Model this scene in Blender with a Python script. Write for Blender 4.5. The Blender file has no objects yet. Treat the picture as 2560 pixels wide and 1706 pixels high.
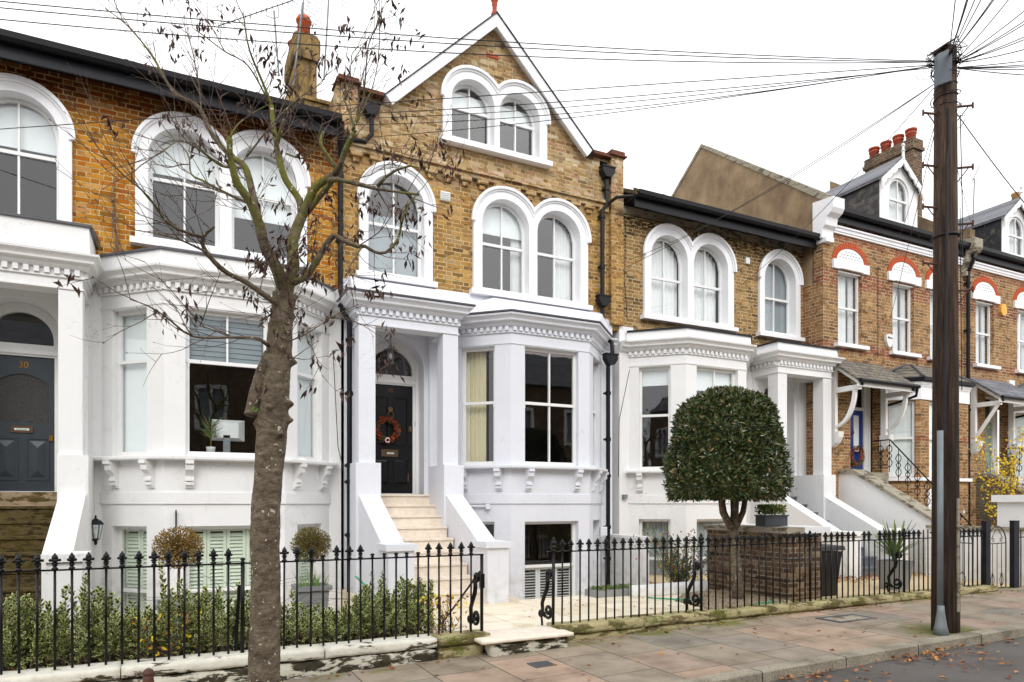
import bpy, bmesh, math, random
from mathutils import Vector, Matrix
from mathutils.geometry import tessellate_polygon
R = math.radians
rnd = random.Random(7)
scene = bpy.context.scene

# ------------------------------------------------------------------ camera
F, CX, HY, CH = 1707.0, 1280.0, 1257.0, 1.65
TH = math.atan(F / (4733.0 - CX)); SN, CS = math.sin(TH), math.cos(TH)
cam = bpy.data.cameras.new("camera"); cob = bpy.data.objects.new("camera", cam)
scene.collection.objects.link(cob)
cob.location = (0, 0, CH); cob.rotation_euler = (math.pi / 2, 0, -TH)
cam.sensor_width = 36; cam.lens = 36 * F / 2560; cam.shift_y = (HY - 853) / 2560
cam.clip_end = 2000; cam.clip_start = 0.05
scene.camera = cob

# ------------------------------------------------------------------ world, sun, exposure
SUN_EL, SUN_AZ = R(38), R(205)          # high, from behind the camera; veiled by cloud
w = bpy.data.worlds.new("World"); scene.world = w; w.use_nodes = True
nt = w.node_tree; nt.nodes.clear()
out = nt.nodes.new("ShaderNodeOutputWorld"); bg = nt.nodes.new("ShaderNodeBackground")
sky = nt.nodes.new("ShaderNodeTexSky"); sky.sky_type = 'NISHITA'; sky.sun_disc = False
sky.sun_elevation = SUN_EL; sky.sun_rotation = R(155); sky.dust_density = 6; sky.air_density = 1.0
hs = nt.nodes.new("ShaderNodeHueSaturation"); hs.inputs['Saturation'].default_value = 0.08
mx = nt.nodes.new("ShaderNodeMix"); mx.data_type = 'RGBA'; mx.inputs[0].default_value = 0.80
mx.inputs[7].default_value = (10.9, 11.0, 11.2, 1)      # the cloud deck
nt.links.new(sky.outputs[0], hs.inputs['Color']); nt.links.new(hs.outputs[0], mx.inputs[6])
nt.links.new(mx.outputs[2], bg.inputs[0]); bg.inputs[1].default_value = 0.15
nt.links.new(bg.outputs[0], out.inputs[0])
sl = bpy.data.lights.new("sun", 'SUN'); sl.energy = 1.25; sl.angle = R(25); sl.color = (1, .97, .93)
so = bpy.data.objects.new("sun", sl); scene.collection.objects.link(so)
d = Vector((-math.sin(R(25)) * math.cos(SUN_EL), -math.cos(R(25)) * math.cos(SUN_EL), math.sin(SUN_EL)))
so.rotation_euler = d.to_track_quat('Z', 'Y').to_euler(); so.location = (0, -5, 30)
vs = scene.view_settings; vs.view_transform = 'Standard'; vs.look = 'None'; vs.exposure = 0.14; vs.gamma = 1
scene.cycles.max_bounces = 6; scene.cycles.transparent_max_bounces = 12

def at(u, v, Y):                        # a traced point set at its own distance Y
    r = (u - CX) / F; Z = Y / (CS - SN * r)
    return Vector((Z * (SN + CS * r), Y, CH + (HY - v) * Z / F))

# ------------------------------------------------------------------ materials
class N:
    def __init__(s, name):
        s.m = bpy.data.materials.new(name); s.m.use_nodes = True; s.t = s.m.node_tree; s.t.nodes.clear()
        s.o = s.t.nodes.new('ShaderNodeOutputMaterial'); s.b = s.t.nodes.new('ShaderNodeBsdfPrincipled')
        s.t.links.new(s.b.outputs[0], s.o.inputs[0]); s.g = None
    def n(s, ty, **k):
        x = s.t.nodes.new(ty)
        for a, b in k.items(): setattr(x, a, b)
        return x
    def put(s, sock, v):
        if hasattr(v, 'links') or isinstance(v, bpy.types.NodeSocket): s.t.links.new(v, sock)
        elif v is not None: sock.default_value = v
    def geo(s):
        if not s.g: s.g = s.n('ShaderNodeNewGeometry')
        return s.g
    def pos(s): return s.geo().outputs['Position']
    def math(s, op, a, b=0.0, c=0.0):
        x = s.n('ShaderNodeMath', operation=op); s.put(x.inputs[0], a); s.put(x.inputs[1], b); s.put(x.inputs[2], c); return x.outputs[0]
    def sep(s, v):
        x = s.n('ShaderNodeSeparateXYZ'); s.put(x.inputs[0], v); return x.outputs
    def comb(s, a, b, c=0.0):
        x = s.n('ShaderNodeCombineXYZ'); s.put(x.inputs[0], a); s.put(x.inputs[1], b); s.put(x.inputs[2], c); return x.outputs[0]
    def noise(s, scale, detail=4, rough=.6, vec=None, col=False, dist=0):
        x = s.n('ShaderNodeTexNoise'); x.inputs['Scale'].default_value = scale; x.inputs['Detail'].default_value = detail
        x.inputs['Roughness'].default_value = rough; x.inputs['Distortion'].default_value = dist
        s.put(x.inputs['Vector'], vec if vec is not None else s.pos()); return x.outputs[1 if col else 0]
    def ramp(s, fac, stops, interp='LINEAR'):
        x = s.n('ShaderNodeValToRGB'); cr = x.color_ramp; cr.interpolation = interp
        while len(cr.elements) < len(stops): cr.elements.new(.5)
        for e, (p, c) in zip(cr.elements, stops):
            e.position = p; e.color = (*c, 1) if len(c) == 3 else c
        s.put(x.inputs[0], fac); return x.outputs[0]
    def mr(s, v, a, b, c=0., d=1.):
        x = s.n('ShaderNodeMapRange'); s.put(x.inputs[0], v)
        for i, q in enumerate((a, b, c, d)): s.put(x.inputs[i + 1], q)
        return x.outputs[0]
    def mix(s, f, a, b, mode='MIX'):
        x = s.n('ShaderNodeMix', data_type='RGBA', blend_type=mode); s.put(x.inputs[0], f)
        for i, q in ((6, a), (7, b)): s.put(x.inputs[i], (*q, 1) if isinstance(q, tuple) and len(q) == 3 else q)
        return x.outputs[2]
    def bump(s, h, strength=.3, dist=.01):
        x = s.n('ShaderNodeBump'); x.inputs['Strength'].default_value = strength; x.inputs['Distance'].default_value = dist
        s.put(x.inputs['Height'], h); s.t.links.new(x.outputs[0], s.b.inputs['Normal'])
    def fin(s, col=None, rough=.6, spec=.3, metal=0):
        if col is not None: s.put(s.b.inputs['Base Color'], (*col, 1) if isinstance(col, tuple) else col)
        s.put(s.b.inputs['Roughness'], rough); s.b.inputs['Specular IOR Level'].default_value = spec; s.b.inputs['Metallic'].default_value = metal
        return s.m
M = {}
def S(*c):                               # 0-255 display colour to linear
    return tuple((x / 255 / 12.92) if x / 255 <= .04045 else ((x / 255 + .055) / 1.055) ** 2.4 for x in c)
def flat(name, col, rough=.6, spec=.3, metal=0, var=.12, ns=6, bump=0, bs=60):
    m = N(name); f = m.noise(ns); dk = tuple(c * (1 - var) for c in col); lt = tuple(min(1, c * (1 + var)) for c in col)
    c = m.ramp(f, [(.25, dk), (.75, lt)])
    if bump: m.bump(m.noise(bs), bump, .01)
    M[name] = m.fin(c, rough, spec, metal); return M[name]

def stucco(name, col, dirt=.16):
    m = N(name); f = m.noise(1.3, 5, .6); x, y, z = m.sep(m.pos())
    c = m.ramp(f, [(.3, tuple(k * .94 for k in col)), (.7, col)])
    st = m.noise(1.0, 6, .65, m.comb(m.math('MULTIPLY', m.math('ADD', x, y), 9), m.math('MULTIPLY', z, .9)))
    c = m.mix(m.mr(st, .60, .8, 0, dirt * 2.0), c, S(128, 124, 112))
    sp = m.noise(26, 3, .7)
    c = m.mix(m.mr(sp, .68, .76, 0, .30), c, S(120, 112, 98))
    cr = m.math('ABSOLUTE', m.math('SUBTRACT', m.noise(1.7, 6, .55, dist=.4), .5)); c = m.mix(m.math('MULTIPLY', m.mr(cr, .004, .0015), m.mr(m.noise(.9, 2), .5, .62)), c, S(196, 193, 186))
    low = m.math('MULTIPLY', m.mr(z, .75, .0), m.mr(m.noise(7, 5), .42, .7))
    c = m.mix(m.math('MULTIPLY', low, .45), c, S(122, 122, 96))
    m.bump(m.math('ADD', m.noise(45, 5), m.math('MULTIPLY', m.noise(3, 3), 2.2)), .14, .012)
    M[name] = m.fin(c, .58, .25)
stucco('white_paint_neutral', (.79, .79, .785))
stucco('white_paint_lilac', (.725, .738, .79), .10)
stucco('white_paint_clean', (.81, .81, .81), .08)
flat('surround_white', (.82, .825, .845), .5, .3, var=.03, bump=.06)
flat('joinery_white', (.80, .80, .79), .35, .4, var=.03)

def bricks(name, pal, mortar, pal2=None, dk_=.80, z2=(7.2, 7.6), soot=.35, sootz=None, redband=None):
    m = N(name); g = m.geo(); x, y, z = m.sep(m.pos()); nx, ny, nz = m.sep(g.outputs['True Normal'])
    wob = m.noise(9, 3, .6, col=True); wx, wy, wz = m.sep(wob)
    side = m.math('GREATER_THAN', m.math('ABSOLUTE', nx), .75)
    al = m.math('ADD', m.math('MULTIPLY', x, m.math('SUBTRACT', 1., side)), m.math('MULTIPLY', y, side))
    al = m.math('ADD', m.math('ADD', al, 50.0), m.math('MULTIPLY', wx, .012))
    zz = m.math('ADD', m.math('ADD', z, 3.0), m.math('MULTIPLY', wy, .010))
    H_ = .0775; row = m.math('FLOOR', m.math('DIVIDE', zz, H_)); fz = m.math('SUBTRACT', zz, m.math('MULTIPLY', row, H_))
    odd = m.math('MODULO', row, 2.0); L = .345
    xo = m.math('ADD', al, m.math('MULTIPLY', odd, L / 2)); blk = m.math('FLOOR', m.math('DIVIDE', xo, L))
    p = m.math('SUBTRACT', xo, m.math('MULTIPLY', blk, L)); hd = m.math('GREATER_THAN', p, .23)
    idn = m.math('ADD', m.math('MULTIPLY', blk, 2.), hd)
    dx = m.math('MINIMUM', m.math('MINIMUM', p, m.math('ABSOLUTE', m.math('SUBTRACT', p, .23))), m.math('SUBTRACT', L, p))
    dz = m.math('MINIMUM', fz, m.math('SUBTRACT', H_, fz)); dd = m.math('MINIMUM', dx, dz)
    edge = m.math('ADD', .0042, m.math('MULTIPLY', m.noise(30, 4, .7), .006))
    mort = m.math('SUBTRACT', 1., m.mr(dd, edge, m.math('ADD', edge, .0025)))
    wn = m.n('ShaderNodeTexWhiteNoise', noise_dimensions='2D'); m.put(wn.inputs['Vector'], m.comb(idn, row))
    wn2 = m.n('ShaderNodeTexWhiteNoise', noise_dimensions='3D'); m.put(wn2.inputs['Vector'], m.comb(idn, row, 5.))
    def ramp(pl):
        k = len(pl); return m.ramp(wn.outputs[0], [(i / (k - 1), tuple(q * dk_ for q in S(*c))) for i, c in enumerate(pl)])
    c = ramp(pal)
    if pal2:
        f = m.mr(m.math('ADD', z, m.math('MULTIPLY', m.noise(2.2), .7)), z2[0] + .35, z2[1] + .35)
        c = m.mix(f, c, ramp(pal2))
    if redband:
        rb = None
        for a, b in redband:
            q = m.math('MULTIPLY', m.math('GREATER_THAN', z, a), m.math('LESS_THAN', z, b)); rb = q if rb is None else m.math('ADD', rb, q)
        c = m.mix(m.math('MULTIPLY', rb, .80), c, m.ramp(wn.outputs[0], [(0, S(122, 54, 34)), (.5, S(150, 74, 48)), (1, S(164, 88, 60))]))
    c = m.mix(m.math('MULTIPLY', m.mr(wn2.outputs[0], .84, .97), .55), c, S(70, 54, 40))
    c = m.mix(m.math('MULTIPLY', m.mr(wn2.outputs[0], .14, .02), .30), c, S(226, 196, 150))       # overburnt bricks
    c = m.mix(m.mr(m.noise(55, 5, .75), .42, .72, .0, .45), c, S(120, 80, 46), 'MULTIPLY')
    c = m.mix(m.mr(m.noise(24, 4, .75), .60, .74, .0, .40), c, S(70, 50, 34))
    c = m.mix(m.mr(m.noise(1.1, 6, .65), .46, .72, 0, soot), c, S(84, 70, 56), 'MULTIPLY')
    if sootz: c = m.mix(m.math('MULTIPLY', m.mr(m.math('ADD', z, m.noise(3, 4)), sootz[0] + .5, sootz[1] + .5), .72), c, S(98, 86, 74), 'MULTIPLY')
    mc = m.ramp(m.noise(6, 6, .7), [(.36, S(58, 44, 30)), (.47, tuple(k * .75 for k in S(*mortar))), (.62, S(*mortar))])  # mortar colour; its dark stretches paint in the shade of recessed joints
    c = m.mix(mort, c, mc)
    hsv = m.n('ShaderNodeHueSaturation'); hsv.inputs['Saturation'].default_value = {'brick_orange': 1.03, 'brick_ochre': .97}.get(name, .92); m.put(hsv.inputs['Color'], c); c = hsv.outputs[0]
    h = m.math('ADD', m.math('MULTIPLY', m.math('SUBTRACT', 1., mort), 1.0), m.math('MULTIPLY', m.noise(80, 3), .5))
    m.bump(h, .8, .012); M[name] = m.fin(c, .85, .12)
bricks('brick_orange', [(178, 112, 44), (204, 140, 56), (222, 158, 66), (212, 148, 60), (196, 124, 50), (196, 116, 50), (226, 168, 80)], (206, 178, 124),
       [(120, 66, 42), (150, 84, 48), (176, 104, 52), (104, 60, 40), (164, 86, 46), (132, 84, 52)], .80, (7.2, 7.75), .25)
bricks('brick_ochre', [(168, 124, 62), (196, 148, 74), (214, 164, 84), (182, 134, 66), (206, 154, 76), (148, 108, 60), (222, 176, 100)], (204, 182, 134),
       [(168, 132, 84), (196, 160, 106), (206, 174, 128), (182, 142, 92), (222, 196, 158), (152, 122, 84), (202, 152, 122), (232, 214, 182), (150, 112, 70), (186, 148, 96)], .84, (7.5, 7.9), .42)
bricks('brick_brown', [(150, 112, 60), (182, 138, 76), (202, 156, 86), (160, 120, 64), (190, 144, 76), (128, 96, 58)], (200, 182, 138), None, .84, soot=.45, sootz=(7.0, 7.9))
bricks('brick_red_banded', [(158, 114, 66), (184, 134, 78), (200, 148, 88), (172, 122, 70), (190, 130, 74), (142, 104, 66)], (196, 176, 138), None, .80, soot=.35,
       redband=((8.02, 8.2), (8.40, 8.62), (6.95, 7.35), (5.35, 5.62), (3.2, 3.33)))
bricks('brick_dark', [(112, 84, 62), (134, 102, 74), (98, 76, 58), (146, 112, 80), (124, 90, 64)], (150, 140, 122), None, soot=.35)

def render_mat():
    m = N('render_ochre'); x, y, z = m.sep(m.pos())
    c = m.ramp(m.noise(1.4, 7, .65), [(.3, S(116, 98, 78)), (.55, S(150, 129, 103)), (.75, S(168, 148, 120))])
    st = m.noise(1., 5, .6, m.comb(m.math('MULTIPLY', m.math('ADD', x, y), 4), m.math('MULTIPLY', z, .35)))
    c = m.mix(m.mr(st, .5, .8, 0, .5), c, S(96, 80, 62)); m.bump(m.noise(40, 5), .3, .01); M['render_tan'] = m.fin(c, .9, .1)
    m = N('render_yellow'); x, y, z = m.sep(m.pos())
    c = m.ramp(m.noise(3, 7, .7), [(.3, S(84, 70, 48)), (.55, S(148, 124, 80)), (.8, S(172, 148, 102))])
    st = m.noise(1., 5, .6, m.comb(m.math('MULTIPLY', m.math('ADD', x, y), 8), m.math('MULTIPLY', z, .8)))
    c = m.mix(m.mr(st, .50, .66, 0, .85), c, S(56, 48, 38)); m.bump(m.noise(30, 5), .4, .02); M['render_yellow'] = m.fin(c, .9, .1)
render_mat()

def wornpaint(name, paint, under, moss, amt=.5, mossamt=.3, zr=None, fine=1.0):
    m = N(name); x, y, z = m.sep(m.pos())
    v = m.comb(x, m.math('MULTIPLY', y, 1.), m.math('MULTIPLY', z, 3.2))
    f = m.noise(3.2 * fine, 9, .68, v, dist=.3)
    if zr: f = m.math('SUBTRACT', f, m.math('MULTIPLY', m.math('SUBTRACT', m.mr(z, zr[0], zr[1]), .5), .12))
    c = m.mix(m.mr(f, amt, amt + .05), m.ramp(m.noise(9, 5), [(.3, tuple(k * .82 for k in paint)), (.7, paint)]), m.ramp(m.noise(18, 5), [(.35, tuple(k * .5 for k in under)), (.7, under)]))
    c = m.mix(m.mr(m.noise(5.5, 7, .7), mossamt, mossamt + .14, 0, .85), c, m.ramp(m.noise(40), [(.3, tuple(k * .5 for k in moss)), (.7, moss)]))
    m.bump(m.noise(16, 8, .7), .55, .03); M[name] = m.fin(c, .85, .15)
wornpaint('worn_white_paint', S(222, 219, 206), S(92, 84, 66), S(110, 112, 66), .535, .72, (.10, .20))
wornpaint('worn_white_base', S(206, 202, 186), S(72, 66, 52), S(98, 104, 58), .47, .68)
wornpaint('mossy_stone', S(172, 162, 122), S(118, 106, 74), S(92, 102, 24), .5, .52)
wornpaint('stained_stone_step', S(168, 148, 122), S(110, 92, 56), S(92, 76, 32), .5, .52)
wornpaint('dark_mossy_step', S(96, 82, 52), S(66, 56, 36), S(84, 74, 30), .5, .5, None, 2.6)
wornpaint('limestone', S(236, 224, 208), S(224, 208, 188), S(186, 172, 130), .64, .70)
wornpaint('coping_stone', S(164, 156, 140), S(120, 112, 96), S(110, 106, 76), .52, .62)
flat('grey_paint', S(98, 102, 110), .5, .4, bump=.1)

def slabs():
    m = N('paving_slabs'); x, y, z = m.sep(m.pos())
    W = .66; xs = m.math('ADD', x, 40.); col = m.math('FLOOR', m.math('DIVIDE', xs, W)); fx = m.math('SUBTRACT', xs, m.math('MULTIPLY', col, W))
    wn = m.n('ShaderNodeTexWhiteNoise', noise_dimensions='1D'); m.put(wn.inputs['W'], col)
    L = .82; ys = m.math('ADD', m.math('ADD', y, 20.), m.math('MULTIPLY', wn.outputs[0], .8)); row = m.math('FLOOR', m.math('DIVIDE', ys, L)); fy = m.math('SUBTRACT', ys, m.math('MULTIPLY', row, L))
    d = m.math('MINIMUM', m.math('MINIMUM', fx, m.math('SUBTRACT', W, fx)), m.math('MINIMUM', fy, m.math('SUBTRACT', L, fy)))
    jn = m.math('SUBTRACT', 1., m.mr(d, .002, .009))
    w2 = m.n('ShaderNodeTexWhiteNoise', noise_dimensions='2D'); m.put(w2.inputs['Vector'], m.comb(col, row))
    c = m.ramp(w2.outputs[0], [(0, S(142, 131, 116)), (.25, S(157, 143, 126)), (.45, S(134, 128, 118)), (.62, S(166, 143, 126)), (.8, S(146, 134, 117)), (1, S(176, 152, 133))])
    c = m.mix(m.mr(m.noise(2.2, 7, .65), .4, .7, 0, .55), c, S(122, 112, 98), 'MULTIPLY')
    c = m.mix(m.mr(m.noise(190, 3, .6), .55, .75, 0, .35), c, S(96, 88, 76))
    c = m.mix(m.mr(m.noise(120, 2, .6), .66, .72, 0, .5), c, S(186, 178, 162))
    lich = m.math('MULTIPLY', m.mr(m.noise(14, 6, .75), .64, .70), m.mr(m.noise(.9, 2), .5, .6))
    c = m.mix(m.math('MULTIPLY', lich, .6), c, S(190, 186, 168))
    mossm = m.math('MULTIPLY', m.mr(m.math('ADD', y, m.math('MULTIPLY', m.noise(5, 5), .5)), 6.78, 6.95), m.mr(m.noise(1.7, 3), .5, .6))
    c = m.mix(m.math('MULTIPLY', mossm, .75), c, m.ramp(m.noise(60), [(.3, S(72, 78, 22)), (.7, S(118, 128, 40))]))
    px = m.math('SUBTRACT', x, 8.35); py = m.math('SUBTRACT', y, 5.05); pr = m.math('SQRT', m.math('ADD', m.math('MULTIPLY', px, px), m.math('MULTIPLY', py, py)))
    c = m.mix(m.mr(m.math('ADD', pr, m.math('MULTIPLY', m.noise(8, 5), .5)), .85, .55), c, S(98, 98, 50))
    c = m.mix(jn, c, m.mix(m.mr(m.noise(3), .45, .6), S(62, 56, 46), S(84, 86, 44)))
    m.bump(m.math('SUBTRACT', m.math('MULTIPLY', m.noise(110, 4), .35), m.math('MULTIPLY', jn, 1.0)), .4, .01); M['paving_slabs'] = m.fin(c, .8, .25)
    m = N('asphalt'); c = m.ramp(m.noise(220, 3, .7), [(.3, S(62, 59, 56)), (.6, S(104, 99, 95)), (.8, S(160, 152, 144))])
    c = m.mix(m.mr(m.noise(.8, 5), .4, .7, 0, .5), c, S(128, 122, 120), 'MULTIPLY'); m.bump(m.noise(150, 3), .6, .01); M['asphalt'] = m.fin(c, .75, .3)
    m = N('granite_kerb'); x, y, z = m.sep(m.pos())
    c = m.ramp(m.noise(70, 5, .7), [(.3, S(116, 108, 94)), (.55, S(160, 152, 136)), (.8, S(190, 182, 166))])
    fx = m.math('FRACT', m.math('DIVIDE', m.math('ADD', x, 40.05), 1.17)); j = m.math('LESS_THAN', m.math('ABSOLUTE', m.math('SUBTRACT', fx, .5)), .006)
    c = m.mix(m.mr(m.noise(2.5, 6), .45, .7, 0, .6), c, S(112, 108, 92), 'MULTIPLY'); c = m.mix(j, c, S(40, 36, 30)); m.bump(m.noise(30, 7, .7), .8, .02); M['granite_kerb'] = m.fin(c, .85, .2)
    m = N('patio_slabs'); x, y, z = m.sep(m.pos())
    W = .9; a = m.math('FRACT', m.math('DIVIDE', m.math('ADD', x, 40.3), W)); b_ = m.math('FRACT', m.math('DIVIDE', m.math('ADD', y, 40.1), .6))
    d = m.math('MINIMUM', m.math('MULTIPLY', m.math('MINIMUM', a, m.math('SUBTRACT', 1., a)), W), m.math('MULTIPLY', m.math('MINIMUM', b_, m.math('SUBTRACT', 1., b_)), .6))
    w2 = m.n('ShaderNodeTexWhiteNoise', noise_dimensions='2D')
    m.put(w2.inputs['Vector'], m.comb(m.math('FLOOR', m.math('DIVIDE', m.math('ADD', x, 40.3), W)), m.math('FLOOR', m.math('DIVIDE', m.math('ADD', y, 40.1), .6))))
    c = m.ramp(w2.outputs[0], [(0, S(226, 214, 190)), (.5, S(238, 228, 208)), (1, S(218, 204, 176))])
    c = m.mix(m.mr(m.noise(2.6, 6, .6), .5, .68, 0, .6), c, S(186, 164, 122)); c = m.mix(m.mr(d, .006, .002), c, S(150, 138, 108)); M['patio_slabs'] = m.fin(c, .5, .3)
    m = N('gravel'); vo = m.n('ShaderNodeTexVoronoi'); vo.inputs['Scale'].default_value = 55; m.put(vo.inputs['Vector'], m.pos())
    c = m.mix(m.mr(vo.outputs[0], .3, .6), m.ramp(m.sep(vo.outputs[1])[0], [(0, S(196, 176, 148)), (.5, S(226, 212, 190)), (1, S(168, 146, 118))]), S(96, 80, 60)); m.bump(vo.outputs[0], -1, .02); M['gravel'] = m.fin(c, .8, .2)
slabs()
flat('obscured_glass', (.02, .02, .018), .22, .5, var=.5, ns=60, bump=.8, bs=90)
flat('earth', S(78, 62, 46), .9, .1, var=.3, ns=14, bump=.6, bs=30)
flat('beige_paving', S(202, 182, 148), .8, .2, var=.12, ns=3, bump=.2)
flat('black_iron', (.006, .006, .007), .32, .22, var=.3, ns=20, bump=.15, bs=60)
flat('black_plastic', (.008, .008, .010), .4, .22, var=.2)
flat('black_timber', (.012, .013, .018), .5, .2, var=.3, ns=8, bump=.15, bs=20)
flat('lead_sheet', S(82, 82, 88), .55, .4, var=.2, ns=4)
flat('terracotta', S(180, 88, 58), .8, .2, var=.14, ns=8)
flat('orange_pot', S(206, 100, 62), .8, .2, var=.12)
flat('buff_terracotta', S(180, 140, 92), .8, .2, var=.12)
flat('red_tile', S(104, 66, 52), .85, .2, var=.35, ns=14, bump=.4)
flat('gauged_red_brick', S(184, 88, 56), .85, .15, var=.16, ns=30)
flat('door_black', (.007, .007, .008), .3, .3, var=.1)
flat('door_slate_blue', S(54, 61, 67), .4, .4, var=.06, bump=.05)
flat('door_blue', S(20, 52, 128), .3, .5, var=.08)
flat('door_green', S(142, 162, 150), .4, .4, var=.06)
flat('brass', S(150, 112, 50), .35, .5, 1)
flat('dull_brass', S(96, 74, 56), .5, .4, .6)
flat('steel_grey', S(150, 154, 158), .4, .5, .7)
flat('galvanised', S(122, 130, 134), .55, .4, .2, var=.15, ns=5)
flat('grey_box', S(92, 99, 108), .5, .4, var=.06)
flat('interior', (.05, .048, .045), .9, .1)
flat('blind_white', (.84, .87, .87), .8, .1, var=.02)
flat('blind_aqua', (.60, .86, .83), .8, .1, var=.02)
flat('blind_grey', S(150, 157, 162), .8, .1, var=.02)
flat('shutter_sage', (.74, .80, .66), .6, .2, var=.02)
flat('curtain_white', (.84, .84, .84), .85, .1, var=.05)
flat('curtain_cream', S(232, 222, 190), .85, .1, var=.05)
flat('curtain_grey', S(176, 180, 182), .85, .1, var=.05)
flat('red_cloth', S(150, 26, 24), .8, .1)
flat('planter_grey', S(138, 140, 140), .6, .3, var=.05)
flat('planter_dark', S(62, 64, 70), .5, .3, var=.08)
flat('pot_white', (.8, .8, .8), .3, .5, var=.02)
flat('paper_white', (.8, .84, .8), .6, .2, var=.02)
flat('text_green', S(50, 140, 80), .6, .2)
flat('text_dark', S(40, 40, 44), .6, .2)
flat('alarm_white', (.75, .75, .74), .4, .4, var=.03)
flat('alarm_yellow', S(230, 168, 60), .4, .4, var=.05)
flat('hose_green', S(20, 150, 110), .4, .4)
flat('wire_black', (.018, .016, .018), .6, .3)
flat('rust_iron', S(84, 52, 42), .6, .3, var=.25, ns=20)
flat('dark_void', (.005, .005, .005), .9, .05)
flat('rubber_bin', (.012, .012, .013), .45, .4)
flat('cast_cover', S(84, 84, 86), .6, .5, var=.3, ns=60, bump=.5, bs=90)
flat('stack_brick_pot', S(164, 78, 56), .8, .2)

def slate(name, a, b, w=.25, h=.18, scallop=False):
    m = N(name); x, y, z = m.sep(m.pos()); g = m.geo(); nx, ny, nz = m.sep(g.outputs['True Normal'])
    side = m.math('GREATER_THAN', m.math('ABSOLUTE', nx), .75)
    al = m.math('ADD', m.math('ADD', m.math('MULTIPLY', x, m.math('SUBTRACT', 1., side)), m.math('MULTIPLY', y, side)), 50.)
    zz = m.math('ADD', z, 3.); row = m.math('FLOOR', m.math('DIVIDE', zz, h)); fz = m.math('SUBTRACT', m.math('DIVIDE', zz, h), row)
    xo = m.math('ADD', m.math('DIVIDE', al, w), m.math('MULTIPLY', m.math('MODULO', row, 2.), .5)); cl = m.math('FLOOR', xo); fx = m.math('SUBTRACT', xo, cl)
    if scallop: fz = m.math('SUBTRACT', fz, m.math('MULTIPLY', m.math('ABSOLUTE', m.math('SUBTRACT', fx, .5)), .5))
    wn = m.n('ShaderNodeTexWhiteNoise', noise_dimensions='2D'); m.put(wn.inputs['Vector'], m.comb(cl, row))
    c = m.ramp(wn.outputs[0], [(0, S(*a)), (1, S(*b))])
    e = m.math('MAXIMUM', m.math('LESS_THAN', fz, .1), m.math('LESS_THAN', m.math('MINIMUM', fx, m.math('SUBTRACT', 1., fx)), .02))
    c = m.mix(e, c, S(40, 38, 38)); c = m.mix(m.mr(m.noise(6, 6, .7), .5, .75, 0, .5), c, S(150, 142, 116))
    m.bump(m.math('SUBTRACT', m.noise(30), e), .5, .01); M[name] = m.fin(c, .6, .4)
slate('slate_scallop', (88, 84, 78), (126, 118, 104), .16, .1, True)
slate('slate_grey', (84, 86, 94), (118, 120, 128), .25, .12)
slate('slate_dark', (44, 42, 46), (86, 82, 82), .22, .17)
slate('slate_black', (34, 36, 42), (44, 46, 54), .4, .2)
slate('roof_tile', (70, 60, 50), (110, 96, 76), .3, .2)

def glassmat(name, ior=2.0, tint=(.95, .98, .98)):
    m = bpy.data.materials.new(name); m.use_nodes = True; t = m.node_tree; t.nodes.clear()
    o = t.nodes.new('ShaderNodeOutputMaterial'); mixs = t.nodes.new('ShaderNodeMixShader'); tr = t.nodes.new('ShaderNodeBsdfTransparent'); gl = t.nodes.new('ShaderNodeBsdfGlossy')
    f0 = ((ior - 1) / (ior + 1)) ** 2; tr.inputs[0].default_value = (*tint, 1); gl.inputs['Roughness'].default_value = .01
    g2 = t.nodes.new('ShaderNodeNewGeometry'); dt = t.nodes.new('ShaderNodeVectorMath'); dt.operation = 'DOT_PRODUCT'; t.links.new(g2.outputs['Incoming'], dt.inputs[0]); t.links.new(g2.outputs['True Normal'], dt.inputs[1])
    def mth(op, a, b): x = t.nodes.new('ShaderNodeMath'); x.operation = op; [t.links.new(v, x.inputs[i]) if isinstance(v, bpy.types.NodeSocket) else setattr(x.inputs[i], 'default_value', v) for i, v in enumerate((a, b))]; return x.outputs[0]
    sch = mth('ADD', mth('MULTIPLY', mth('POWER', mth('SUBTRACT', 1.0, mth('ABSOLUTE', dt.outputs['Value'], 0.0)), 5.0), 1 - f0), f0)
    nz = t.nodes.new('ShaderNodeTexNoise'); nz.inputs['Scale'].default_value = 2.2; bp = t.nodes.new('ShaderNodeBump'); bp.inputs['Strength'].default_value = .035; bp.inputs['Distance'].default_value = .02
    ge = t.nodes.new('ShaderNodeNewGeometry'); t.links.new(ge.outputs['Position'], nz.inputs['Vector']); t.links.new(nz.outputs[0], bp.inputs['Height']); t.links.new(bp.outputs[0], gl.inputs['Normal'])
    t.links.new(sch, mixs.inputs[0]); t.links.new(tr.outputs[0], mixs.inputs[1]); t.links.new(gl.outputs[0], mixs.inputs[2]); t.links.new(mixs.outputs[0], o.inputs[0]); M[name] = m
glassmat('window_glass')
glassmat('lamp_glass', 1.5)

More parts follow.
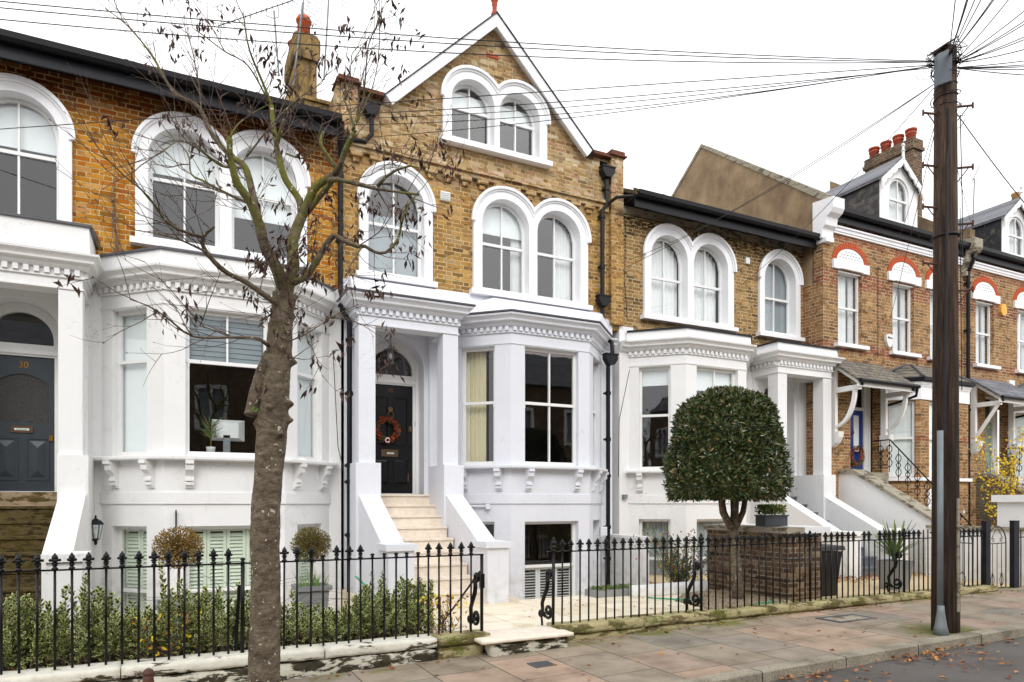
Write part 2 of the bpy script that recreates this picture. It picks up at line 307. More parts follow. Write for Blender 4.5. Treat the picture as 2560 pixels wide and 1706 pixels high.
def leafmat(name, cols, rough=.4, spec=.5):
    m = N(name); ri = m.geo().outputs['Random Per Island']; k = len(cols)
    c = m.ramp(ri, [(i / max(1, k - 1), S(*q)) for i, q in enumerate(cols)]); M[name] = m.fin(c, rough, spec)
leafmat('laurel_leaf', [(30, 44, 18), (48, 66, 28), (66, 84, 38), (40, 58, 24), (100, 108, 56), (54, 72, 30), (36, 50, 20), (124, 100, 60), (60, 78, 36), (44, 60, 26)], .28, .6)
leafmat('variegated_green', [(30, 52, 20), (56, 86, 34), (42, 68, 26), (86, 112, 44)], .4, .5)
leafmat('variegated_cream', [(206, 210, 136), (222, 222, 156), (180, 192, 104)], .5, .3)
leafmat('box_brown', [(120, 92, 40), (150, 118, 56), (92, 80, 38), (168, 130, 66), (112, 104, 48)], .6, .2)
leafmat('box_green', [(92, 90, 42), (120, 104, 52), (76, 78, 34), (134, 112, 58), (100, 96, 44)], .6, .2)
leafmat('dead_leaf', [(66, 48, 40), (84, 62, 54), (54, 40, 34), (120, 98, 88)], .7, .2)
leafmat('fallen_leaf', [(128, 80, 50), (150, 98, 64), (104, 64, 42), (170, 124, 86), (190, 128, 50), (92, 60, 44)], .7, .2)
leafmat('yellow_leaf', [(214, 182, 28), (234, 206, 54), (196, 160, 30)], .5, .3)
leafmat('olive_leaf', [(92, 108, 84), (116, 128, 102), (72, 88, 64)], .5, .3)
leafmat('bush_green', [(60, 92, 44), (86, 116, 58), (110, 132, 70), (70, 96, 50), (170, 140, 60)], .45, .4)
leafmat('grass_blade', [(90, 130, 50), (120, 160, 70), (70, 110, 40)], .5, .3)
leafmat('yucca_leaf', [(76, 100, 44), (110, 134, 66), (146, 162, 92)], .4, .4)
leafmat('berry_red', [(176, 30, 24), (206, 52, 32), (150, 24, 20)], .3, .5)
leafmat('wreath_green', [(44, 62, 30), (70, 84, 44), (92, 92, 50)], .5, .4)
leafmat('wreath_orange', [(206, 84, 36), (214, 120, 50), (180, 50, 30)], .4, .4)

def barkmat():
    m = N('street_bark'); x, y, z = m.sep(m.pos())
    v = m.comb(x, y, m.math('MULTIPLY', z, 1.8))
    c = m.ramp(m.noise(11, 10, .8, v), [(.34, S(60, 50, 40)), (.48, S(104, 92, 76)), (.66, S(142, 129, 110))])
    ln = m.mr(m.noise(9, 3, .6, m.comb(x, y, m.math('MULTIPLY', z, 7))), .66, .72); c = m.mix(m.math('MULTIPLY', ln, .6), c, S(48, 38, 30))
    g = m.math('MULTIPLY', m.mr(z, 2.7, 3.9), m.mr(m.noise(3.0, 5), .47, .56)); c = m.mix(m.math('MULTIPLY', g, .78), c, S(116, 118, 40))
    c = m.mix(m.mr(m.noise(30, 2, .5), .685, .70), c, S(206, 200, 186))
    m.bump(m.noise(18, 8, .75, v), .9, .03); M['street_bark'] = m.fin(c, .8, .2)
    m = N('twig_bark'); c = m.ramp(m.noise(9, 5), [(.3, S(74, 60, 54)), (.7, S(112, 96, 86))]); M['twig_bark'] = m.fin(c, .8, .2)
    m = N('pole_timber'); x, y, z = m.sep(m.pos()); v = m.comb(m.math('MULTIPLY', x, 14), m.math('MULTIPLY', y, 14), m.math('MULTIPLY', z, .7))
    c = m.ramp(m.noise(2.2, 8, .7, v), [(.32, S(34, 25, 20)), (.5, S(70, 54, 44)), (.7, S(112, 92, 76))])
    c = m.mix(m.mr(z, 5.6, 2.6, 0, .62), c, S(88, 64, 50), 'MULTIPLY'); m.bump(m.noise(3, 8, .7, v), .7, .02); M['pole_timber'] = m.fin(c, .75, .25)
barkmat()

# ------------------------------------------------------------------ mesh helpers
def wloc(o):
    l = Vector((0, 0, 0))
    while o: l += o.location; o = o.parent
    return l
class MB:
    def __init__(s): s.v = []; s.f = []; s.mi = []; s.k = 0
    def add(s, vs_, fs):
        b = len(s.v); s.v += [tuple(p) for p in vs_]; s.f += [tuple(i + b for i in f) for f in fs]; s.mi += [s.k] * len(fs); return s
    def box(s, x0, x1, y0, y1, z0, z1):
        s.add([(x, y, z) for z in (z0, z1) for y in (y0, y1) for x in (x0, x1)], [(0, 2, 3, 1), (4, 5, 7, 6), (0, 1, 5, 4), (2, 6, 7, 3), (0, 4, 6, 2), (1, 3, 7, 5)]); return s
    def prism(s, loops, o, ex, ez, n, holes=()):
        """loops: outline (a,b) ; placed at o + a*ex + b*ez, thickness vector n"""
        o, ex, ez, n = Vector(o), Vector(ex), Vector(ez), Vector(n); allp = [loops] + list(holes)
        tris = tessellate_polygon([[Vector((p[0], p[1], 0)) for p in l] for l in allp])
        pts = [p for l in allp for p in l]; k = len(pts)
        A = [o + ex * p[0] + ez * p[1] for p in pts]; Bk = [a + n for a in A]
        fs = []
        for t in tris: fs.append(tuple(t)); fs.append(tuple(i + k for i in reversed(t)))
        b = 0
        for l in allp:
            q = len(l)
            for i in range(q): j = (i + 1) % q; fs.append((b + i, b + j, b + j + k, b + i + k))
            b += q
        s.add(A + Bk, fs); return s
    def yz(s, pts, x0, x1):              # profile in (y,z) extruded along x
        return s.prism(pts, (x0, 0, 0), (0, 1, 0), (0, 0, 1), (x1 - x0, 0, 0))
    def xz(s, pts, y0, y1, holes=()):
        return s.prism(pts, (0, y0, 0), (1, 0, 0), (0, 0, 1), (0, y1 - y0, 0), holes)
    def xy(s, pts, z0, z1):
        return s.prism(pts, (0, 0, z0), (1, 0, 0), (0, 1, 0), (0, 0, z1 - z0))
    def tube(s, pts, r, seg=8, cap=True):
        pts = [Vector(p) for p in pts]; n = len(pts); rr = r if isinstance(r, (list, tuple)) else [r] * n
        b = len(s.v); up = None; vs_ = []
        for i, p in enumerate(pts):
            t = (pts[min(i + 1, n - 1)] - pts[max(i - 1, 0)])
            t = t.normalized() if t.length > 1e-9 else Vector((0, 0, 1))
            if up is None: up = t.orthogonal().normalized()
            up = (up - t * up.dot(t)); up = up.normalized() if up.length > 1e-6 else t.orthogonal().normalized()
            q = t.cross(up)
            for k in range(seg): a = 2 * math.pi * k / seg; vs_.append(p + (up * math.cos(a) + q * math.sin(a)) * rr[i])
        fs = []
        for i in range(n - 1):
            for k in range(seg): fs.append((i * seg + k, i * seg + (k + 1) % seg, (i + 1) * seg + (k + 1) % seg, (i + 1) * seg + k))
        if cap: fs.append(tuple(range(seg - 1, -1, -1))); fs.append(tuple(range((n - 1) * seg, n * seg)))
        s.add(vs_, fs); return s
    def lathe(s, c, prof, seg=12, sx=1, sy=1):
        vs_ = []; n = len(prof)
        for r, z in prof:
            for k in range(seg): a = 2 * math.pi * k / seg; vs_.append((c[0] + r * math.cos(a) * sx, c[1] + r * math.sin(a) * sy, c[2] + z))
        fs = [(i * seg + k, i * seg + (k + 1) % seg, (i + 1) * seg + (k + 1) % seg, (i + 1) * seg + k) for i in range(n - 1) for k in range(seg)]
        fs.append(tuple(range(seg - 1, -1, -1))); fs.append(tuple(range((n - 1) * seg, n * seg))); s.add(vs_, fs); return s
    def sweep(s, path, prof):
        """path (x,y) left to right as seen from the street, prof closed (out,z)"""
        n = len(path); P = [Vector(p) for p in path]; offs = []
        for i in range(n):
            def nr(a, b): d_ = (b - a).normalized(); return Vector((d_.y, -d_.x))
            if i == 0: m_ = nr(P[0], P[1])
            elif i == n - 1: m_ = nr(P[-2], P[-1])
            else:
                a, b = nr(P[i - 1], P[i]), nr(P[i], P[i + 1]); m_ = (a + b); m_ = m_ / max(.3, m_.dot(a))
            offs.append(m_)
        k = len(prof); vs_ = [(P[i].x + offs[i].x * o, P[i].y + offs[i].y * o, z) for i in range(n) for o, z in prof]
        fs = [(i * k + j, i * k + (j + 1) % k, (i + 1) * k + (j + 1) % k, (i + 1) * k + j) for i in range(n - 1) for j in range(k)]
        fs.append(tuple(range(k))); fs.append(tuple(reversed(range((n - 1) * k, n * k)))); s.add(vs_, fs); return s
    def build(s, name, mat, parent=None, smooth=False, normals=True):
        me = bpy.data.meshes.new(name); off = wloc(parent)
        me.from_pydata([(a - off.x, b - off.y, c - off.z) for a, b, c in s.v], [], s.f)
        mats = mat if isinstance(mat, list) else [mat]
        for m_ in mats: me.materials.append(M[m_])
        if len(mats) > 1: me.polygons.foreach_set('material_index', s.mi)
        if normals and len(s.f) < 20000:
            bm = bmesh.new(); bm.from_mesh(me); bmesh.ops.recalc_face_normals(bm, faces=bm.faces); bm.to_mesh(me); bm.free()
        if smooth: me.polygons.foreach_set('use_smooth', [True] * len(me.polygons))
        me.update(); o = bpy.data.objects.new(name, me); scene.collection.objects.link(o)
        if parent: o.parent = parent
        return o
def tag(o, label=None, cat=None, group=None, kind=None):
    if label: o['label'] = label
    if cat: o['category'] = cat
    if group: o['group'] = group
    if kind: o['kind'] = kind
    return o
def thing(name, label, cat, loc, group=None):
    o = bpy.data.objects.new(name, None); o.location = loc; o.empty_display_size = .2; scene.collection.objects.link(o)
    return tag(o, label, cat, group)
def arc(cx, cz, r, a0, a1, n=20): return [(cx + r * math.cos(R(a0 + (a1 - a0) * i / n)), cz + r * math.sin(R(a0 + (a1 - a0) * i / n))) for i in range(n + 1)]
def quadface(mb, pts, toward=(0, -1, 0)):
    a, b, c = [Vector(p) for p in pts[:3]]; nn = (b - a).cross(c - b)
    mb.add(pts if nn.dot(Vector(toward)) > 0 else pts[::-1], [tuple(range(len(pts)))])

# ------------------------------------------------------------------ ground, road, pavement
def pz(x): return .14 * math.tanh((x - 3) / 6)
def strip(name, mat, ys, zf, x0=-60, x1=90, step=1.0):
    mb = MB(); xs = []; x = x0
    while x <= x1: xs.append(x); x += step
    vs_ = [(x, y, zf(x, y)) for x in xs for y in ys]; k = len(ys)
    fs = [(i * k + j, (i + 1) * k + j, (i + 1) * k + j + 1, i * k + j + 1) for i in range(len(xs) - 1) for j in range(k - 1)]
    mb.add(vs_, fs); return tag(mb.build(name, mat), kind='structure')
g = MB(); g.add([(-400, -400, -1.3), (400, -400, -1.3), (400, 500, -1.3), (-400, 500, -1.3)], [(0, 1, 2, 3)]); tag(g.build('ground', 'earth'), kind='structure')
strip('road', 'asphalt', [-3.3, -1, 2, 3.6, 4.76], lambda x, y: pz(x) - .11 + .06 * (1 - ((y - .7) / 4.05) ** 2) * 1)
def kerb(name, y0, y1):
    mb = MB(); xs = [-60 + i * .5 for i in range(300)]; pr = [(y0, -.3), (y0, -.012), (y0 + .012, 0), (y1, 0), (y1, -.3)]
    if y0 > y1: pr = [(y0, -.3), (y0, -.012), (y0 - .012, 0), (y1, 0), (y1, -.3)]
    k = 5; mb.add([(x, y, pz(x) + .002 + z) for x in xs for y, z in pr], [(i * k + j, (i + 1) * k + j, (i + 1) * k + j + 1, i * k + j + 1) for i in range(len(xs) - 1) for j in range(k - 1)])
    tag(mb.build(name, 'granite_kerb'), kind='structure')
kerb('kerb', 4.75, 4.905); kerb('kerb_opposite', -3.3, -3.45)
strip('pavement', 'paving_slabs', [4.9, 5.8, 6.72, 7.1], lambda x, y: pz(x), step=1.0)
strip('pavement_opposite', 'paving_slabs', [-5.6, -3.44], lambda x, y: pz(x))
def block(name, mat, x0, x1, y0, y1, zt, zb=-1.25, kind='structure'):
    mb = MB(); mb.box(x0, x1, y0, y1, zb, zt); return tag(mb.build(name, mat), kind=kind)
block('garden_bed', 'earth', -12, 2.62, 7.1, 9.2, .16); block('garden_path', 'limestone', -12, 2.6, 9.2, 12.1, -.35)
mb = MB(); mb.xy([(2.62, 7.1), (2.62, 12.1), (4.75, 12.1), (4.88, 9.5), (8.4, 9.5), (8.4, 7.3), (6.5, 7.1)], -1.2, .135); tag(mb.build('patio', 'patio_slabs'), kind='structure')
block('lightwell_floor', 'limestone', 4.8, 8.4, 9.5, 12.1, -.45)
block('forecourt', 'beige_paving', 8.4, 14.3, 7.1, 12.1, .10); block('front_path_far', 'beige_paving', 14.3, 60, 7.1, 12.1, .12)
mb = MB(); mb.xy([(6.75, 7.12), (6.9, 8.3), (7.6, 8.9), (8.42, 8.9), (8.42, 7.12)], .137, .160); tag(mb.build('gravel', 'gravel'), kind='stuff')

# ------------------------------------------------------------------ terrace houses
def frame(P, Q):
    P, Q = Vector((*P, 0)), Vector((*Q, 0)); ex = (Q - P).normalized(); inn = Vector((-ex.y, ex.x, 0)); return P, ex, inn, (Q - P).length
def rect(a, b, c, d_): return [(a, c), (b, c), (b, d_), (a, d_)]
def archpoly(a, b, z0, zs, n=20):
    r = (b - a) / 2; return [(a, z0), (b, z0)] + arc((a + b) / 2, zs, r, 0, 180, n)

def window(par, P, Q, s0, s1, z0, z1, dep, zm, arch=False, vbar=1, back=None, fw=.055, lowvbar=None, horns=True, label=None):
    """sash window in the wall P-Q; dep = set back. z1 = head or spring line. back: list of (kind,...)"""
    Po, ex, inn, L = frame(P, Q); ez = Vector((0, 0, 1)); o = Po + inn * dep; lowvbar = vbar if lowvbar is None else lowvbar
    out_ = archpoly(s0, s1, z0, z1) if arch else rect(s0, s1, z0, z1); r = (s1 - s0) / 2; sc = (s0 + s1) / 2; t = .014
    holes = []
    a, b = s0 + fw, s1 - fw
    def cells(n): 
        e = [a + (b - a) * i / (n + 1) for i in range(n + 2)]; return [(e[i] + (t if i else 0), e[i + 1] - (t if i < n else 0)) for i in range(n + 1)]
    for c0, c1 in cells(lowvbar): holes.append(rect(c0, c1, z0 + fw * 1.35, zm - .022))
    for c0, c1 in cells(vbar):
        if arch:
            ri = r - fw; n = 9; top = []
            for i in range(n + 1):
                x = c1 + (c0 - c1) * i / n; dx = min(ri, abs(x - sc)); zt = z1 + math.sqrt(max(0, ri * ri - dx * dx)); top.append((x, max(zt, zm + .06)))
            holes.append([(c0, zm + .022), (c1, zm + .022)] + top)
        else: holes.append(rect(c0, c1, zm + .022, z1 - fw))
    mb = MB(); mb.prism(out_, o, ex, ez, inn * .05, holes)
    mb.prism(rect(s0 + .01, s1 - .01, zm - .026, zm + .026), o - inn * .012, ex, ez, inn * .05)
    if horns:
        for q in (s0 + fw * .55, s1 - fw * .55 - .03): mb.prism([(q, zm - .02), (q + .03, zm - .02), (q + .024, zm - .10), (q + .006, zm - .10)], o - inn * .011, ex, ez, inn * .02)
    wd = mb.build('window', 'joinery_white', par)
    if label: wd['label'] = label
    gm = MB(); gp = [tuple(o + inn * .025 + ex * p[0] + ez * p[1]) for p in (archpoly(s0 + .01, s1 - .01, z0 + .01, z1) if arch else rect(s0 + .01, s1 - .01, z0 + .01, z1 - .01))]
    quadface(gm, gp, -inn); gm.build('glass_pane', 'window_glass', wd, normals=False)
    for bk in back or []:
        kd = bk[0]
        if kd == 'blind':                # ('blind', mat, lower edge z)
            _, mt, zl = bk; m_ = MB(); oo = o + inn * .09; r2 = r - .01
            if arch and zl < z1: pl = [(s0 + .01, zl), (s1 - .01, zl)] + arc(sc, z1, r2, 0, 180, 16)
            else: pl = rect(s0 + .01, s1 - .01, zl, z1 - .01)
            m_.prism(pl, oo, ex, ez, inn * .01); m_.build('blind', mt, wd)
        elif kd == 'curtain':            # ('curtain', mat, f0, f1, zb) wavy
            _, mt, f0, f1, zb = bk; m_ = MB(); n = 48; oo = o + inn * .16; k = rnd.random() * 6
            top = z1 + (r * .96 if arch else 0); pts = []
            for i in range(n + 1):
                s = s0 + (s1 - s0) * (f0 + (f1 - f0) * i / n); off = .035 * math.sin(k + i * 1.35) + .012 * math.sin(i * .61 + k)
                if arch: dx = min(r * .98, abs(s - sc)); tp = z1 + math.sqrt(max(0, (r * .98) ** 2 - dx * dx))
                else: tp = z1 - .01
                pts += [tuple(oo + ex * s + inn * off + ez * zb), tuple(oo + ex * s + inn * off * .6 + ez * tp)]
            m_.add(pts, [(2 * i, 2 * i + 2, 2 * i + 3, 2 * i + 1) for i in range(n)]); m_.build('curtain', mt, wd, True)
        elif kd == 'louvres':            # ('louvres', mat, z0, z1, panels, step)
            _, mt, a0, a1, pn, stp = bk; m_ = MB(); oo = o + inn * .09; wv = (s1 - s0 - .04) / pn
            for i in range(pn):
                x0 = s0 + .02 + i * wv; x1 = x0 + wv - .006
                m_.prism(rect(x0, x1, a0, a1), oo, ex, ez, inn * .03, [rect(x0 + .045, x1 - .045, a0 + .06, a1 - .06)]); z = a0 + .08
                while z < a1 - .08:
                    c = [oo + inn * q + ex * s + ez * (z + dz_) for s in (x0 + .045, x1 - .045) for q, dz_ in (((.0, -.02), (.035, .028), (.039, .022), (.004, -.026)) if mt != 'joinery_white' else ((.0, .004), (.035, .010), (.035, .002), (.0, -.004)))]
                    m_.add(c, [(0, 1, 2, 3), (4, 7, 6, 5), (0, 4, 5, 1), (1, 5, 6, 2), (2, 6, 7, 3), (3, 7, 4, 0)]); z += stp
            m_.build('shutter', mt, wd)
        elif kd == 'slats':              # ('slats', mat, z0, z1, n)
            _, mt, a0, a1, nn = bk; m_ = MB(); oo = o + inn * .07
            m_.prism(rect(s0 + .01, s1 - .01, a0, a1), oo, ex, ez, inn * .004)
            for i in range(nn): zz = a0 + (a1 - a0) * i / nn; m_.prism(rect(s0 + .012, s1 - .012, zz, zz + .012), oo - inn * .012, ex, ez, inn * .01)
            m_.build('blind', mt, wd)
    return wd

def surround(par, cs, ro, rh, rin, zs, zb, sill=(.1, .12), Y=12.0, mat='surround_white'):
    """arched moulded surround: cs = arch centres, ro/rh outer and hood radius, rin opening radius"""
    x0, x1 = cs[0] - ro, cs[-1] + ro
    def outer(r, z):
        p = [(cs[-1] + r, z)] + arc(cs[-1], zs, r, 0, 90, 12)[0:]
        if len(cs) == 1: p += arc(cs[0], zs, r, 90, 180, 12)[1:]
        else:
            mid = (cs[0] + cs[1]) / 2; k = math.degrees(math.acos((cs[1] - mid) / r))
            p += arc(cs[1], zs, r, 90, 180 - k, 8)[1:] + arc(cs[0], zs, r, k, 180, 20)[1:]
        return p + [(cs[0] - r, z)]
    holes = [archpoly(c - rin, c + rin, zb + .06, zs) for c in cs]
    mb = MB(); mb.xz(outer(ro, zb), Y - .07, Y + .16, holes)
    sb = outer(rh, zs - .03); inner = outer(rh - .05, zs - .03)
    band = sb + inner[::-1]; mb.xz(band, Y - .125, Y - .068)
    band2 = outer(rh - .048, zs - .028) + outer(rh - .085, zs - .028)[::-1]; mb.xz(band2, Y - .092, Y - .0685)
    o = mb.build('window_surround', mat, par)
    sm = MB(); sm.box(x0 - .07, x1 + .07, Y - .07 - sill[1], Y - .0, zb - sill[0], zb + .001); sm.build('window_sill', mat, par); return o

CORN = [(-.02, 4.868), (.045, 4.875), (.075, 4.905), (.085, 4.94), (.15, 4.955), (.155, 4.985), (.175, 5.01), (.215, 5.04), (.22, 5.07), (-.02, 5.075)]
def dentils(mb, path, z0=4.79, z1=4.866, out_=.06, pitch=.115, wd_=.062):
    for i in range(len(path) - 1):
        P, ex, inn, L = frame(path[i], path[i + 1]); n = max(1, int(L / pitch)); st = L / n
        for j in range(n):
            a = st * j + (st - wd_) / 2; mb.prism(rect(a, a + wd_, z0, z1), P - inn * out_, ex, (0, 0, 1), inn * (out_ + .01))

def corbel(par, P, n, mat, h=.40, w_=.115, dp=.19):
    """S-profile console; n = outward unit normal"""
    pr = [(0, 0), (dp, 0), (dp, -.05), (dp * .78, -.062), (dp * .84, -.09), (dp * .8, -.14), (dp * .5, -.19), (dp * .36, -.23), (dp * .36, -.26), (dp * .5, -.268), (dp * .5, -.3), (dp * .3, -.31), (dp * .42, -.335), (dp * .40, -.36), (dp * .2, -.375), (dp * .2, -h), (0, -h)]
    ex = Vector(n); side = Vector((-ex.y, ex.x, 0)); mb = MB(); o = Vector(P) - side * (w_ / 2)
    mb.prism(pr, o, ex, (0, 0, 1), side * w_); return mb.build('corbel', mat, par)

def terrace(idn, x0, m, cfg):
    T = lambda x: x0 + m * (x - 2.6)
    def path(pts):
        q = [(T(a), b) for a, b in pts]; return q if m > 0 else q[::-1]
    def bx(mb, a, b, *r): mb.box(min(T(a), T(b)), max(T(a), T(b)), *r)
    wm = cfg['wall']; h = thing('terrace_house', cfg['label'], 'house', (T(5.4), 12, 0), 'Victorian terraced houses along the street')
    # stucco wall with the arched door opening
    ws = MB(); xl, xr = 2.6, 4.75; hl = sorted((T(3.08), T(4.115))); op = [archpoly(hl[0], hl[1], 1.8, 4.10)]
    a, b = sorted((T(xl), T(xr))); zt = cfg['stucco_top']
    ws.xz(rect(a, b, -1.2, zt), 11.975, 12.42, op); bx(ws, 7.92, 8.28, 11.975, 12.3, -1.2, cfg.get('stucco_r', zt)); bx(ws, 4.70, 7.95, 11.98, 12.28, 5.0, zt - .002)
    ws.build('stucco_wall', wm, h)
    # interiors
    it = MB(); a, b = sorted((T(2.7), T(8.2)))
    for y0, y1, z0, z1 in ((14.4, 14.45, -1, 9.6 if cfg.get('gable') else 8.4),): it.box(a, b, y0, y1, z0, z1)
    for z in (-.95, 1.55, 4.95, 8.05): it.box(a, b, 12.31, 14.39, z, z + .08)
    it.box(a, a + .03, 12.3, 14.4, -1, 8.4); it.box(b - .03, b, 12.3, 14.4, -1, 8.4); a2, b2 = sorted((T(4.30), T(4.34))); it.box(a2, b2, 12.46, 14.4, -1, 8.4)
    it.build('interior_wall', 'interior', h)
    # ---- portico
    po = MB(); mt = wm
    for a_, b_ in ((2.72, 3.0), (4.195, 4.48)):
        po = MB(); bx(po, a_, b_, 11.2, 11.49, 2.3, 4.60); po.build('column', mt, h); po = MB(); bx(po, a_, b_, 11.9, 11.976, 2.3, 4.598); po.build('pilaster', mt, h)

    for a_, b_ in ((2.655, 3.075), (4.19, 4.555)): pe = MB(); bx(pe, a_, b_, 11.13, 11.974, -.5, 2.31); pe.build('pedestal', mt, h)
    en = MB(); bx(en, 2.72, 4.48, 11.2, 11.5, 4.597, 5.06); bx(en, 2.72, 3.0, 11.5, 11.974, 4.597, 5.06); bx(en, 4.195, 4.48, 11.5, 11.974, 4.597, 5.06); bx(en, 2.99, 4.2, 11.49, 11.974, 4.72, 5.05)
    pth = path([(2.72, 11.975), (2.72, 11.2), (4.48, 11.2), (4.48, 11.975)]); en.sweep(pth, CORN); dentils(en, pth)
    en.sweep(pth, [(-.02, 4.60), (.018, 4.60), (.018, 4.625), (-.02, 4.625)]); en.sweep(pth, [(-.02, 4.75), (.03, 4.755), (.03, 4.785), (-.02, 4.787)])
    en.build('portico_entablature', mt, h)
    # ---- bay
    A, B_, C_, D = (4.62, 12.0), (5.49, 11.15), (7.18, 11.15), (8.05, 12.0); bp = path([A, B_, C_, D]); by = MB()
    fac = [(bp[0], bp[1]), (bp[1], bp[2]), (bp[2], bp[3])]; Ls = [frame(*f)[3] for f in fac]
    wins = [(.24, .90), (.285, 1.44), (.31, .97)]
    bz0, bz1 = -.35, 1.30
    for i, (P, Q) in enumerate(fac):
        Po, ex, inn, L = frame(P, Q); s0, s1 = wins[i]
        by.prism(rect(0, L, -1.2, 5.0), Po, ex, (0, 0, 1), inn * .24, [rect(s0, s1, 2.335, 4.53), rect(s0, s1, bz0, bz1)])
    by.sweep(bp, [(-.02, 1.63), (.025, 1.632), (.025, 1.80), (-.02, 1.802)]); by.sweep(bp, [(-.02, 4.545), (.014, 4.548), (.014, 4.58), (-.02, 4.58)])
    by.build('bay_wall', wm, h)
    si = MB(); si.sweep(bp, [(-.03, 2.27), (.16, 2.275), (.17, 2.29), (.17, 2.325), (.15, 2.335), (-.03, 2.337)]); si.build('bay_sill', wm, h)
    co = MB(); co.sweep(bp, [(o_, z - .004) for o_, z in CORN]); dentils(co, bp, 4.785, 4.861); co.sweep(bp, [(-.02, 4.75), (.03, 4.752), (.03, 4.781), (-.02, 4.783)]); co.build('bay_cornice', wm, h)
    wc = MB(); wp = path([(8.03, 11.975), (8.28, 11.975)]); wc.sweep(wp, [(o_, z - .008) for o_, z in CORN]); wc.build('cornice', wm, h)
    # roofs of bay and portico
    rt = cfg['rooftype']; rf = MB(); ld = MB()
    if rt == 'slope':
        def offp(pth, o_):
            mb = MB(); mb.sweep(pth, [(o_, 0), (o_ + .01, 0), (o_, .01)]); return [Vector((mb.v[i * 3][0], mb.v[i * 3][1])) for i in range(len(pth))]
        for pth, ztop, tops in ((bp, 5.62, [(bp[0][0], 11.985), (bp[1][0] - m * 0, 11.97), (bp[2][0], 11.97), (bp[3][0], 11.985)]), (pth, 5.615, [(pth[0][0], 11.985), (pth[1][0] + .05, 11.97), (pth[2][0] + .18, 11.97), (pth[3][0] + .28, 11.985)])):
            lo = offp(pth, .19); vs_ = []
            for p, q in zip(lo, tops): vs_ += [(p.x, p.y, 5.078), (p.x, p.y, 5.11), (q[0], q[1], ztop), (q[0], q[1], 5.078)]
            n = len(lo); fs = [(4 * i + j, 4 * i + 4 + j, 4 * i + 4 + (j + 1) % 4, 4 * i + (j + 1) % 4) for i in range(n - 1) for j in range(4)]; rf.add(vs_, fs + [(0, 1, 2, 3), (4 * n - 1, 4 * n - 2, 4 * n - 3, 4 * n - 4)])
            ld.sweep(pth, [(.10, 5.078), (.235, 5.076), (.24, 5.105), (.10, 5.113)])
    else:
        ht = 5.27 if rt == 'block' else 5.31
        for k_, p_ in enumerate((bp, pth)):
            hz = ht + .002 * k_ + (.16 if (rt == 'lead' and k_ == 1) else 0)
            rf.sweep(p_, [(-.02, 5.07), (.10, 5.072), (.085, hz), (-.02, hz)]); ld.sweep(p_, [(-.1, hz), (.12, hz - .002), (.12, hz + .03), (-.1, hz + .032)])
            cxy = [(a_, b_) for a_, b_ in p_]; ld.xy(cxy, hz + .012, hz + .03)
        if rt == 'lead':
            a_, b_ = sorted((T(2.72), T(4.5))); ld.yz([(11.1, 5.5), (11.98, 5.65), (11.98, 5.5)], a_ - .1, b_ + .1)
    rf.build('bay_roof', wm, h); ld.build('lead_flashing', 'lead_sheet' if rt != 'block' else 'black_timber', h)
    # corbels
    for (i, s) in ((0, .32), (0, 1.0), (1, .34), (1, 1.385), (2, .25), (2, .95)):
        j = i if m > 0 else 2 - i; ss = s if m > 0 else Ls[j] - s
        Po, ex, inn, L = frame(*fac[j]); p = Po + ex * ss; corbel(h, (p.x, p.y, 2.27), -inn, wm)
    # bay windows, ground floor then basement
    for i, (P, Q) in enumerate(fac):
        s0, s1 = wins[i]; nm = 1 if i == 1 else 0
        window(h, P, Q, s0, s1, 2.34, 4.53, .10, cfg['bay_mid'], vbar=nm, back=cfg['bay_back'][i], lowvbar=cfg.get('lowv', nm) if i == 1 else 0)
        window(h, P, Q, s0, s1, bz0 + .005, bz1, .12, cfg['bas_mid'], vbar=0, back=cfg['bas_back'][i], horns=False)
    # ---- door: lining, fanlight, leaf
    c = 3.5975; dm = MB(); cx_ = T(c); hw = .5175
    dm.xz(archpoly(cx_ - hw + .003, cx_ + hw - .003, 1.8, 4.10), 12.30, 12.38, [rect(cx_ - .41, cx_ + .41, 1.82, 3.83), archpoly(cx_ - .40, cx_ + .40, 4.01, 4.08)])
    dm.box(cx_ - hw + .01, cx_ + hw - .01, 12.27, 12.31, 3.86, 3.93); dm.box(cx_ - hw + .004, cx_ - hw + .07, 12.26, 12.31, 1.8, 4.3); dm.box(cx_ + hw - .07, cx_ + hw - .004, 12.26, 12.31, 1.8, 4.3)
    dfz = dm.build('door_frame', 'joinery_white', h); gm = MB(); quadface(gm, [(p[0], 12.35, p[1]) for p in archpoly(cx_ - .405, cx_ + .405, 4.0, 4.08)]); gm.build('fanlight', 'window_glass', dfz, normals=False)
    cfg['door'](h, cx_)
    # ---- stairs
    lz = 1.80; pz0 = cfg.get('court', .135); n = 9; rs = (lz - pz0) / n; y0 = cfg.get('stair_y', 9.47); st_ = MB()
    a, b = sorted((T(3.074), T(4.191)))
    for i in range(n):
        yy = y0 + i * (11.88 - y0) / (n - 1); zt_ = pz0 + rs * (i + 1); ye = 12.3 if i == n - 1 else yy + (11.88 - y0) / (n - 1) + .05
        st_.box(a, b, yy + .025, ye, zt_ - rs - .3, zt_ - .035); st_.box(a + .001, b - .001, yy, ye - .002, zt_ - .035, zt_)
    stp = st_.build('steps', cfg['stairmat'], h)
    if cfg['stairmat2']:
        q = MB(); q.box(a - .001, b + .001, 11.872, 12.1, 1.80 - rs, 1.8035); q.build('top_step', cfg['stairmat2'], h)
    sw = MB()
